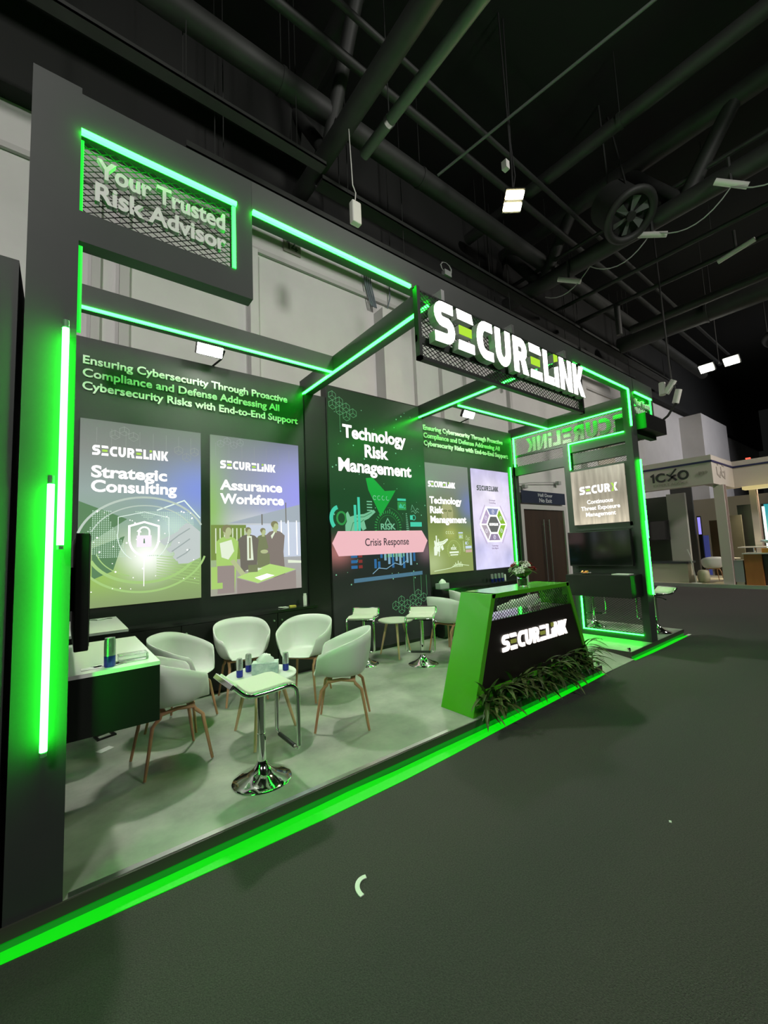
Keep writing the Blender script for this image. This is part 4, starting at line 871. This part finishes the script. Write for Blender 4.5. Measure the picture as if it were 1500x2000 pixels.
# flowers on the counter
vx, vy = 3.94, .20
t = thing('flower_vase', 'glass vase of red and white flowers standing on the green counter', 'vase', (vx, vy, H))
v = MB(); v.lathe([(.0, .0), (.052, .0), (.056, .006), (.056, .13), (.052, .13), (.051, .012), (0, .012)], (vx, vy, H), 28); v.build('vase', mat('vase_glass', (.95, 1, .95), .03, trans=1), t, 40)
v = MB(); v.lathe([(.049, .014), (.049, .085), (0, .085)], (vx, vy, H), 24); v.build('stems', noise_mat('stems_green', (.03, .07, .02), (.10, .16, .06), 30, .5), t, 40)
q = MB(); q.lathe([(.03, .09), (.095, .14), (.11, .165), (.07, .20), (0, .215)], (vx, vy, H), 20); q.build('foliage', M_LEAF, t, 60)
M_PETW = mat('petal_white', (.72, .70, .66), .7); M_PETR = mat('petal_red', (.32, .012, .02), .7)
def bloom(c, r, red, i):
    q = MB(); c = Vector(c); ax = (c-Vector((vx, vy, H+.12))).normalized()
    for ring, (n, el, k) in enumerate(((6, .15, 1), (5, .7, .75), (3, 1.2, .45))):
        for j in range(n):
            a = 2*PI*j/n+ring*.5; t1 = ax.orthogonal().normalized(); t2 = ax.cross(t1); d = t1*math.cos(a)+t2*math.sin(a); s_ = t1*-math.sin(a)+t2*math.cos(a)
            p1 = c+d*r*k*.5*math.cos(el)+ax*r*k*.5*math.sin(el); tip = c+d*r*k*math.cos(el)+ax*r*k*(math.sin(el)+.2)
            q.add([c, p1-s_*r*.38, tip, p1+s_*r*.38, c+ax*r*.1], [(0, 1, 2), (0, 2, 3), (1, 4, 3)])
    q.build('red_flower' if red else 'white_flower', M_PETR if red else M_PETW, t)
rf = random.Random(4)
for i in range(20):
    a = 2*PI*i/20*3.1+rf.uniform(-.2, .2); el = rf.uniform(.1, 1.45); r = .125*math.cos(el)+.01
    bloom((vx+r*math.cos(a), vy+r*math.sin(a), H+.15+.105*math.sin(el)), rf.uniform(.032, .045), i % 3 == 0, i)
q = MB()
for i in range(16): leaf(q, (vx, vy, H+.17), 2*PI*i/16, rf.uniform(.1, .8), rf.uniform(.13, .20), .012)
q.build('sprig_leaves', M_LEAF2, t)
# things on the right-hand box
q = thing('sweet_dish', 'small dish of orange wrapped sweets on the right wall-hung box', 'dish', (6.5, .78, .975))
MB().lathe([(.0, 0), (.05, 0), (.085, .022), (.083, .026), (.05, .006), (0, .006)], (6.5, .78, .975), 20).build('dish', mat('dish_glass', (.6, .6, .6), .1, trans=.6), q, 40)
s_ = MB()
for i in range(12): s_.obox((6.5+rf.uniform(-.05, .05), .78+rf.uniform(-.05, .05), .975+rf.uniform(.015, .04)), (.035, .018, .016), (rf.random(), rf.random(), rf.random()*3))
s_.build('sweets', mat('orange_foil', (.75, .28, .06), .3, .4), q)
tag(MB().box(6.42, .12, .976, 6.60, .36, .988).build('tablet', mat('pale_tablet', (.6, .62, .6), .3), bevel=.003), 'pale thin tablet lying on the right wall-hung box', 'tablet')

# ---------------------------------------------------------------- ceiling steel, ducts and lamps
def pipe(name, label, cat, a, b, r, m=None, n=14, hang=()):
    t = thing(name, label, cat, a); MB().cyl(a, b, r, n).build('barrel', m or M_PIPE, t, 50)
    for f in hang:
        p = Vector(a).lerp(Vector(b), f); MB().tube([p+Vector((0, 0, r)), (p.x, p.y, 10.4)], .008, 6).build('hanger_rod', M_PIPE, t); 
        d = (Vector(b)-Vector(a)).normalized()*.03; MB().cyl(p-d, p+d, r*1.08, n).build('pipe_clamp', M_STEEL if m is M_PIPEL else M_PIPE, t, 50)
    return t
def truss(label, x, y0, y1, z0, z1, r, nodes, slack=1.1):
    t = thing('roof_truss', label, 'truss', (x, y1, z0))
    MB().cyl((x, y0, z0), (x, y1, z0), r, 14).build('bottom_chord', M_PIPE, t, 50); MB().cyl((x, y0, z1), (x, y1+1.0, z1), r, 14).build('top_chord', M_PIPE, t, 50)
    for y in nodes:
        MB().cyl((x, y, z0), (x-.02, y-slack, z1), r*.72, 12).build('diagonal_brace', M_PIPE, t, 50); MB().cyl((x, y, z0), (x, y+slack, z1), r*.72, 12).build('diagonal_brace', M_PIPE, t, 50)
        MB().obox((x, y, z0+.12), (.04, .7, .42)).build('gusset_plate', M_PIPE, t)
    return t
truss('thick black roof truss above the stand, left of the grey-green pipe', 3.26, -7, 4.0, 8.0, 9.8, .15, (2.84, -.6, -4))
truss('black roof truss at right carrying small white lamps', 9.45, -9, 4.0, 8.0, 9.4, .19, (2.75, -.30, -3.4), .95)
pipe('ceiling_pipe', 'pale grey-green open-ended pipe crossing the ceiling near the top', 'pipe', (3.85, -7, 8), (3.77, 2.5, 8), .085, M_PIPEL, hang=(.93,))
pipe('ceiling_pipe', 'dark pipe crossing the ceiling beyond the bright hanging floodlight', 'pipe', (7.9, -9, 9), (7.7, 3.6, 9), .13, hang=(.72,))
pipe('ceiling_pipe', 'thin upper rod running just above the lamp-carrying truss', 'rod', (9.5, -9, 8.42), (9.42, 3.6, 8.42), .045); pipe('ceiling_pipe', 'thin lower rod running just above the lamp-carrying truss', 'rod', (9.6, -9, 8.28), (9.55, 3.6, 8.28), .035)
pipe('air_duct', 'wide dark duct at far right, second from the thin pipes', 'duct', (14.95, -9, 8), (14.75, 3.1, 8), .26, hang=(.8,))
pipe('ceiling_pipe', 'dark pipe parallel to the wide far-right duct', 'pipe', (13.9, -9, 8.05), (13.9, 2.4, 8), .12)
pipe('ceiling_pipe', 'thin pipe between the lamp truss and the far-right ducts, nearer one', 'pipe', (11.3, -9, 8.2), (11.2, 3.4, 8.2), .05, hang=(.7,)); pipe('ceiling_pipe', 'thin pipe between the lamp truss and the far-right ducts, further one', 'pipe', (12.3, -9, 8.1), (12.2, 3.4, 8.1), .06)
pipe('air_duct', 'long round dark duct running along the hall high over the stand', 'duct', (-6, 2.66, 8.5), (22, 2.62, 8.5), .17, hang=(.30, .40, .56))
pipe('ceiling_pipe', 'dark pipe running along the hall beside the long duct', 'pipe', (-6, 2.0, 8.75), (22, 2.0, 8.75), .07); pipe('ceiling_pipe', 'thinner dark pipe further out beside the long duct', 'pipe', (-6, 1.55, 8.8), (22, 1.55, 8.8), .045)
def rail(label, y, z, x0, x1, gap, h):
    t = thing('cable_tray', label, 'cable tray', (x0, y, z))
    MB().box(x0, y-gap, z, x1, y-gap+.02, z+h).build('side_rail', M_PIPE, t); MB().box(x0, y, z, x1, y+.02, z+h).build('side_rail', M_PIPE, t)
    MB().box(x0, y-gap, z, x1, y, z+.012).build('tray_base', M_PIPE, t); q = MB()
    for i in range(5):
        for yy in (y-gap, y+.02): q.cyl((x0+.5+(x1-x0-1)*i/4, yy, z), (x0+.5+(x1-x0-1)*i/4, yy, 10.4), .007, 6)
    q.build('hanger_rods', M_PIPE, t); MB().box(x0, y-gap+.05, z+.014, x1, y-.05, z+.05).build('cables', M_CABLE, t)
rail('narrow cable tray high at the upper left of the hall ceiling', 2.75, 7.5, -4, 3.1, .16, .06)
rail('wide cable tray hanging along the hall behind the top beams', 3.55, 7.15, 1.2, 16, .40, .10)
rail('cable tray below the far ends of the roof trusses', 3.30, 7.75, 3.3, 20, .25, .08)
pipe('ceiling_pipe', 'thin rod slanting across the ceiling by the bright hanging floodlight', 'rod', tuple(px_ for px_ in (5.2, 2.2, 8.2)), (6.4, -2.4, 8.8), .022, M_PIPEL)
# fan
fc = Vector((8.70, .38, 7.85)); ax = Vector((-.22, -.50, -.80)).normalized(); t1 = ax.orthogonal().normalized(); t2 = ax.cross(t1)
fan = thing('duct_fan', 'large round duct fan with black blades hanging from the ceiling', 'fan', fc)
MB().tube([fc+(t1*math.cos(a)+t2*math.sin(a))*.44 for a in [2*PI*i/36 for i in range(36)]], .075, 10, closed=True).build('rim', M_PIPE, fan, 60)
q = MB(); q.tube([fc+ax*-.05, fc-ax*.75], .42, 32); q.build('duct_body', M_PIPE, fan, 50)
q = MB()
for i in range(6):
    a = 2*PI*i/6; d = t1*math.cos(a)+t2*math.sin(a); s_ = ax.cross(d); p = fc+ax*.0
    q.add([p+d*.08-s_*.03, p+d*.33-s_*.09+ax*.03, p+d*.345+s_*.05-ax*.02, p+d*.08+s_*.03], [(0, 1, 2, 3)])
q.build('blades', M_PIPEL, fan); MB().cyl(fc-ax*.04, fc+ax*.05, .09, 16).build('hub', M_PIPE, fan, 50)
for s_ in (-.4, .4): MB().tube([fc-ax*.4+t1*s_, (fc.x+s_*.5, fc.y+.3, 10.4)], .02, 6).build('hanger_rod', M_PIPE, fan)
rg = thing('round_ceiling_vent', 'dark round ring vent at the far right of the ceiling', 'vent', (19.5, -.6, 8.2))
MB().tube([(19.5+1.0*math.cos(a), -.6+.75*math.sin(a), 8.2) for a in [2*PI*i/30 for i in range(30)]], .12, 8, closed=True).build('ring', M_PIPE, rg, 60); MB().tube([(19.5, -.6+.7, 8.25), (19.5, .1, 10.4)], .02, 6).build('hanger_rod', M_PIPE, rg)
# lamps
def bar_lamp(label, loc, tgt, w, hgt, power, col):
    t = thing('hanging_floodlight', label, 'floodlight', loc); c = Vector(loc); d = (Vector(tgt)-c).normalized(); q = d.to_track_quat('Z', 'Y').to_euler()
    rt = Vector((0, 0, 1)).cross(d).normalized(); up = d.cross(rt)
    def ob(cc, sz, nm, m):
        mb = MB(); P = []
        for sz_ in (-1, 1):
            for sx_, sy_ in ((-1, -1), (1, -1), (1, 1), (-1, 1)): P.append(cc+rt*sx_*sz[0]/2+up*sy_*sz[1]/2+d*sz_*sz[2]/2)
        mb.add(P, [(0,3,2,1), (4,5,6,7), (0,1,5,4), (1,2,6,5), (2,3,7,6), (3,0,4,7)]).build(nm, m, t)
    ob(c-d*.04, (w*1.08, hgt*1.1, .06), 'housing', M_BLACK)
    for s_ in (-1, 1): ob(c+up*s_*hgt*.27, (w, hgt*.36, .012), 'lamp_bar', mat('lamp_%s' % col[0], (1, 1, 1), .4, 0, col[1], power))
    q = MB(); q.tube([c+Vector((0, 0, hgt*.5)), c+Vector((.02, 0, hgt*.5+.5)), c+Vector((-.03, 0, 10.4-c.z))], .012, 6); q.tube([c+Vector((.0, 0, hgt*.5)), c+Vector((.10, 0, hgt*.5+.35)), c+Vector((.04, 0, hgt*.5+.9)), c+Vector((.10, 0, 10.4-c.z))], .010, 6); q.build('suspension_cable', M_CABLE, t)
    q = MB(); q.obox(c+Vector((-.12, .02, hgt*.5+.42)), (.09, .09, .14)); q.build('junction_box', M_OFFW, t)
bar_lamp('bright warm double-bar floodlight hanging over the front of the stand', (5.604, .98, 7.0), (3.0, -2.5, 0), .28, .30, 230, ('warm', (1, .84, .50)))
def pair_lamp(label, c, tgt):
    t = thing('hanging_floodlight', label, 'floodlight', c)
    for s_ in (-.32, .32):
        MB().obox((c[0], c[1]+s_, c[2]), (.35, .42, .10), (0, .6, 0)).build('housing', M_BLACK, t); MB().obox((c[0]-.07, c[1]+s_, c[2]-.055), (.28, .36, .02), (0, .6, 0)).build('lamp_bar', mat('lamp_pale', (1, 1, 1), .4, 0, (1, .98, .85), 30), t)
    MB().tube([c, (c[0], c[1], 10.4)], .015, 6).build('suspension_cable', M_CABLE, t)
pair_lamp('distant pair of small floodlights near the far right ceiling', (16.6, .92, 7.0), (10, -4, 0))
hb = thing('hanging_speaker', 'white box hanging on a cord below the roof truss', 'speaker', (3.32, 2.18, 6.5))
MB().box(3.24, 2.13, 6.33, 3.40, 2.23, 6.68).build('cabinet', M_OFFW, hb, bevel=.02); MB().tube([(3.32, 2.18, 6.68), (3.34, 2.18, 6.85), (3.29, 2.18, 6.95), (3.26, 2.18, 7.85)], .008, 6).build('cord', M_OFFW, hb)
# small lamp tubes under the right truss, festoon cable
def tube_lamp(label, c, d):
    t = thing('lamp_tube', label, 'lamp', c); c = Vector(c); d = Vector(d); MB().cyl(c-d, c+d, .055, 10).build('tube', M_OFFW, t, 50); MB().tube([c+Vector((0, 0, .05)), c+Vector((0, 0, .5))], .03, 6).build('bracket', M_PIPE, t)
tube_lamp('short pale lamp tube under the duct fan', (9.30, .22, 7.62), (.08, -.22, -.10)); tube_lamp('short pale lamp tube right of the duct fan, high on the truss', (9.30, -1.05, 7.75), (.10, -.20, -.14)); tube_lamp('short pale lamp tube at the lower left end of the lamp truss', (9.25, 1.95, 7.60), (.08, -.22, -.12)); tube_lamp('short pale lamp tube on the thin pipes far right', (12.1, -.55, 8.0), (-.05, -.35, .04))
q = MB(); P = []
for i in range(41):
    y = 2.6-.14*i*1.0; ph = ((y-.22)/1.27) % 1 if True else 0; P.append((9.30, y, 7.70-.34*(1-(2*ph-1)**2)))
q.tube(P, .012, 6); tag(q.build('festoon_cable', M_GCABLE, None, 50), 'thin pale cable sagging between the small lamps on the right truss', 'cable')
tl = thing('spotlight_cluster', 'cluster of white spotlight heads above the right end of the stand', 'spotlight', (12, 1.0, 5.4))
for c, d in (((12, 1.16, 5.27), (.02, 0, .16)), ((12, .99, 5.27), (0, -.10, .14)), ((12, .86, 4.98), (0, -.05, .16))): MB().cyl(Vector(c)-Vector(d), Vector(c)+Vector(d), .075, 12).build('spot_head', M_OFFW, tl, 50)
MB().tube([(12, .86, 5.1), (12, .95, 5.5), (12, 1.0, 10.4)], .02, 6).build('stem', M_CABLE, tl); MB().tube([(12, .88, 4.85), (12, 1.1, 4.55), (12, 1.5, 4.3)], .03, 6).build('cable', M_CABLE, tl)
for i, (c, lab) in enumerate((((6.35, 3.15, 7.45), 'tangle of pale wires on the tray left of the lit sign'),)):
    q = MB(); rr = random.Random(2)
    for k_ in range(5): a0 = rr.uniform(0, 6); q.tube([(c[0]+.14*math.cos(a0+j*.7)*(1+.3*rr.random()), c[1], c[2]+.12*math.sin(a0+j*.7)) for j in range(7)], .008, 5)
    q.box(c[0]-.1, c[1]-.05, c[2]-.2, c[0]+.1, c[1]+.05, c[2]-.08); tag(q.build('wire_coil', M_GCABLE), lab, 'wires')
pipe('vertical_drop_pipe', 'short elbow of dark pipe dropping beside the far ducts', 'pipe', (12.2, 2.1, 8.1), (12.2, 2.1, 7.2), .08)

# ---------------------------------------------------------------- the neighbouring white booth at far right
M_BWHITE = mat('booth_white', (.58, .53, .48), .6); M_NAVY = mat('navy_stripe', (.02, .02, .09), .5); M_BINK = mat('booth_ink', (.03, .03, .03), .6); M_BGREY = mat('booth_pale_ink', (.36, .32, .28), .6)
bp = thing('booth_platform', 'pale floor of the white booth at far right with aluminium edge', 'platform', (18, 0, -.1))
MB().box(15.75, -6, -.099, 23, HY-.02, -.0).build('deck', mat('booth_floor', (.50, .46, .36), .5), bp); MB().box(15.70, -6, -.099, 15.75, HY-.02, .005).build('edge_trim', M_STEEL, bp)
bf = thing('booth_fascia', 'white booth fascia with a navy stripe and the letters 1CXO', 'fascia', (15.2, 2.5, 3.0))
f = MB(); f.box(15.2, 1.09, 3.03, 15.5, 4.02, 3.90); f.box(15.5, 1.09, 3.03, 17.5, 1.39, 3.90); f.box(17.5, -4.5, 3.03, 17.8, 1.39, 3.90); f.build('fascia_board', M_BWHITE, bf)
f = MB(); f.box(15.185, 1.075, 3.68, 15.2, 4.02, 3.74); f.box(15.2, 1.075, 3.68, 17.485, 1.09, 3.74); f.box(17.485, -4.5, 3.68, 17.5, 1.09, 3.74); f.build('stripe', M_NAVY, bf)
q = MB(); fn = sidefn(2.72, 3.27, 15.195); q.ribbon([(.0, .21), (.075, .25), (.075, .0)], .055, fn, 0, .02); q.build('lettering', M_BINK, bf); text('lettering', 'C', M_BINK, bf, (15.195, 2.58, 3.27), (0,-1,0), (0,0,1), .27, .27, .02, .03); text('lettering', 'O', M_BINK, bf, (15.195, 1.97, 3.27), (0,-1,0), (0,0,1), .30, .27, .02, .03)
q = MB(); fn = sidefn(2.26, 3.27, 15.195); q.ribbon([(.02, 0), (.20, .16), (.24, .0 if False else .16)], .05, fn, 0, .02); q.ribbon([(.12, .14), (.25, .0)], .06, fn, 0, .02); q.ribbon([(.0, .22), (.09, .15), (.27, .36)], .045, fn, 0, .02); q.build('lettering', M_BINK, bf)
text('lettering', 'EXPERT ADVICE', M_BGREY, bf, (15.195, 2.66, 3.13), (0,-1,0), (0,0,1), .95, .07, .01, .01)
text('lettering', 'P39', M_BGREY, bf, (15.195, 1.42, 3.34), (0,-1,0), (0,0,1), .22, .09, .01, .02)
q = MB(); fn = wallfn(15.55, 3.15, 1.088)
for p in ([(.1, .42), (.12, .2), (.4, .12), (.5, .3)], [(.55, .45), (.6, .2), (.9, .12), (.95, .34), (.75, .3)], [(.2, .5), (.3, .5)], [(.7, .52), (.9, .5)]): q.ribbon(p, .05, fn, 0, .01)
q.build('script_lettering', M_BGREY, bf)
MB().box(17.1, -4, 2.90, 17.49, .83, 3.0).build('yellow_soffit', em('soffit_yellow', (.62, .50, .22), .8), bf)
def bcol(label, x, y, w, d, m): 
    t = thing('booth_column', label, 'column', (x, y, 0)); MB().box(x, y, 0, x+w, y+d, 3.02).build('shaft', m, t)
    for i in range(3): MB().box(x+w*.25*(i+.7), y-.012, 0, x+w*.25*(i+.7)+.03, y, 3.02).build('groove', mat('groove_pink', (.33, .24, .22), .6), t)
bcol('white fluted booth column below the fascia corner of the white booth', 15.76, 1.0, .30, .25, M_BWHITE); bcol('white booth column at the right, before the teal screen', 17.52, .58, .25, .17, M_BWHITE)
tag(MB().box(17.2, 2.42, 0, 17.35, 2.98, 3.03).build('partition_board', mat('booth_grey_white', (.40, .40, .37), .6)), 'narrow pale upright panel in the white booth beside its dark monitor', 'panel')
bwall = thing('booth_wall', 'dark grey inner wall of the white booth', 'wall', (19, 2.5, 0)); MB().box(19.0, 2.70, 0.001, 19.1, 3.4, 3.4).build('wall_sheet', mat('booth_slate', (.055, .058, .060), .6), bwall)
tag(MB().box(21.4, -4, .006, 21.5, 4.0, 3.03).build('booth_wall', mat('booth_beige', (.34, .31, .24), .6)), 'pale beige rear wall of the white booth', 'wall')
tag(MB().box(17.6, 3.0, 0, 17.7, 3.95, 3.0).build('partition_board', mat('booth_green_black', (.03, .038, .025), .5)), 'dark green-black panel at the left end of the white booth', 'panel')
mt = thing('booth_monitor', 'dark monitor on the panel at the left end of the white booth', 'monitor', (17.1, 3.2, 1.5)); MB().box(17.02, 2.93, 1.40, 17.08, 3.62, 2.10).build('casing', M_BLACK, mt); MB().box(17.012, 2.95, 1.42, 17.02, 3.60, 2.08).build('screen', MATS['dark_screen'], mt); MB().box(17.08, 3.2, 1.6, 17.6, 3.3, 1.9).build('arm', M_BLACK, mt)
cw = thing('booth_counter', 'low white counter with a dark top in the white booth', 'counter', (16.3, 3.0, 0)); MB().box(16.0, 2.20, .0, 16.6, 4.0, .62).build('body', mat('booth_cream', (.50, .47, .38), .5), cw); MB().box(15.95, 2.15, .62, 16.65, 4.0, .68).build('worktop', mat('slate_top', (.05, .06, .065), .3), cw)
bn = thing('waste_bin', 'round cream bin on the white booth floor next to a thin white stand', 'bin', (16.3, 1.95, 0)); MB().lathe([(.12, 0), (.15, .02), (.17, .15), (.16, .30), (.12, .38), (0, .40)], (16.38, 1.9, 0), 24).build('body', mat('cream_bin', (.58, .55, .40), .4), bn, 50)
pl = thing('thin_stand', 'thin white stand leaning beside the booth counter', 'stand', (16.1, 2.25, 0)); MB().tube([(15.93, 1.98, 0), (15.93, 2.08, .85)], .018, 8).build('pole', M_OFFW, pl, 50); MB().tube([(15.93, 2.08, .85), (15.93, 2.14, 1.08)], .022, 8).build('head', M_OFFW, pl, 50); MB().lathe([(.14, 0), (.14, .015), (.02, .02)], (15.93, 1.98, 0), 16).build('base', M_OFFW, pl, 50)
dup(CH, (16.7, 1.72, .0), math.radians(30), 'pale tub chair inside the white booth at far right', 'white tub chairs')
bt = thing('booth_table', 'small pale round table inside the white booth', 'table', (17.3, 1.3, 0)); MB().lathe([(.3, .70), (.3, .73), (0, .73)], (17.3, 1.42, 0), 24).build('tabletop', M_OFFW, bt, 40); MB().cyl((17.3, 1.42, .02), (17.3, 1.42, .7), .03, 10).build('column', M_STEEL, bt, 50); MB().lathe([(.2, 0), (.2, .015), (.03, .03)], (17.3, 1.42, 0), 20).build('base', M_STEEL, bt, 40)
gc = thing('grey_cabinet', 'grey low cabinet standing by the booth column', 'cabinet', (16.0, .95, 0)); MB().box(15.85, .77, .08, 16.3, .99, .72).build('body', mat('booth_grey', (.30, .33, .34), .5), gc); MB().box(15.88, .79, 0, 16.27, .97, .08).build('plinth', M_BWHITE, gc)
od = thing('orange_desk', 'orange wooden desk with a sloping white and black top at the right edge', 'desk', (16.1, .4, 0))
MB().box(15.85, .34, .0, 16.5, .74, .90).build('side_panel', noise_mat('orange_wood', (.36, .13, .03), (.42, .16, .04), 5, .5, stretch=(1, 1, .2)), od); MB().box(15.95, -1.2, .0, 16.5, .34, .88).build('front_panel', mat('maroon_panel', (.035, .02, .03), .5), od)
MB().box(15.8, -1.2, .90, 16.55, .76, .93).build('worktop', M_WHITE, od); MB().obox((16.2, -.15, 1.12), (.65, 1.0, .05), (math.radians(18), 0, 0)).build('sloping_top', M_WHITE, od); MB().obox((16.2, -.15, 1.15), (.55, .8, .012), (math.radians(18), 0, 0)).build('screen', MATS['dark_screen'], od); MB().box(16.0, -.4, .93, 16.4, .35, 1.06).build('support', MATS['orange_foil'], od)
dt = thing('high_table', 'white thin-topped high table behind the orange desk', 'table', (17.0, .75, 0)); MB().box(16.8, .35, 1.06, 17.4, 1.05, 1.09).build('tabletop', M_WHITE, dt); MB().cyl((17.1, .7, 0), (17.1, .7, 1.06), .04, 10).build('column', M_CHROME, dt, 50); MB().lathe([(.22, 0), (.22, .015), (.04, .03)], (17.1, .7, 0), 20).build('base', M_CHROME, dt, 40)
tag(MB().box(18.2, 1.16, 0.001, 18.3, 1.55, 2.15).build('partition_board', mat('olive_panel', (.09, .085, .06), .7)), 'olive grey panel between the two white booth columns', 'panel'); tag(MB().box(18.6, .95, 0.001, 18.7, 1.32, 2.5).build('partition_board', M_BLACK), 'black tall panel beside the right booth column', 'panel')
tag(MB().box(19.3, 2.08, 0.001, 19.4, 2.33, 2.05).build('partition_board', mat('brown_panel', (.055, .028, .012), .6)), 'dark brown panel left of the fluted booth column', 'panel')
ts = thing('teal_screen', 'bright teal lit screen at the far right edge', 'screen', (21, .6, 1)); MB().box(20.9, -1.2, .6, 21.0, 1.08, 2.6).build('casing', M_BLACK, ts); MB().box(20.885, -1.18, .62, 20.9, 1.0, 2.58).build('display', grad_mat('teal_graphic', [(0, (.01, .16, .22)), (.5, (.01, .22, .32)), (1, (.02, .30, .34))], [(.1, .5, .2, .3, (.20, .60, .42), .8)], 1.0, 'Y', True), ts); MB().box(20.88, .98, .8, 20.884, 1.06, 2.5).build('light_strip', em('white_glow', (.8, 1, .85), 1.5), ts); MB().box(20.9, -.4, 0, 21.0, -.2, .6).build('foot', M_BLACK, ts)
vs = thing('violet_screen', 'small violet lit screen deep inside the white booth', 'screen', (19.5, 1.9, 1.4)); MB().box(19.2, 2.56, 0, 19.3, 2.68, 2.25).build('casing', M_BLACK, vs); MB().box(19.19, 2.57, 1.55, 19.2, 2.66, 2.2).build('display', em('violet', (.30, .26, .85), 1.0), vs)
tag(MB().box(19.45, 2.44, .001, 19.5, 2.66, 1.5).build('partition_board', em('blue_dim', (.05, .06, .22), .6)), 'dim blue lit panel below the violet screen', 'panel')
tag(MB().box(17.55, .62, 3.902, 17.62, .74, 3.96).build('exit_light', em('exit_red', (1, .10, .06), 1.4)), 'small red lit box on top of the white booth fascia', 'light')
tag(MB().box(18.97, 2.98, 2.72, 18.99, 3.12, 2.84).build('red_lamp', em('red_lamp_glow', (.60, .20, .12), .8)), 'small blurry red lamp high inside the white booth', 'lamp')
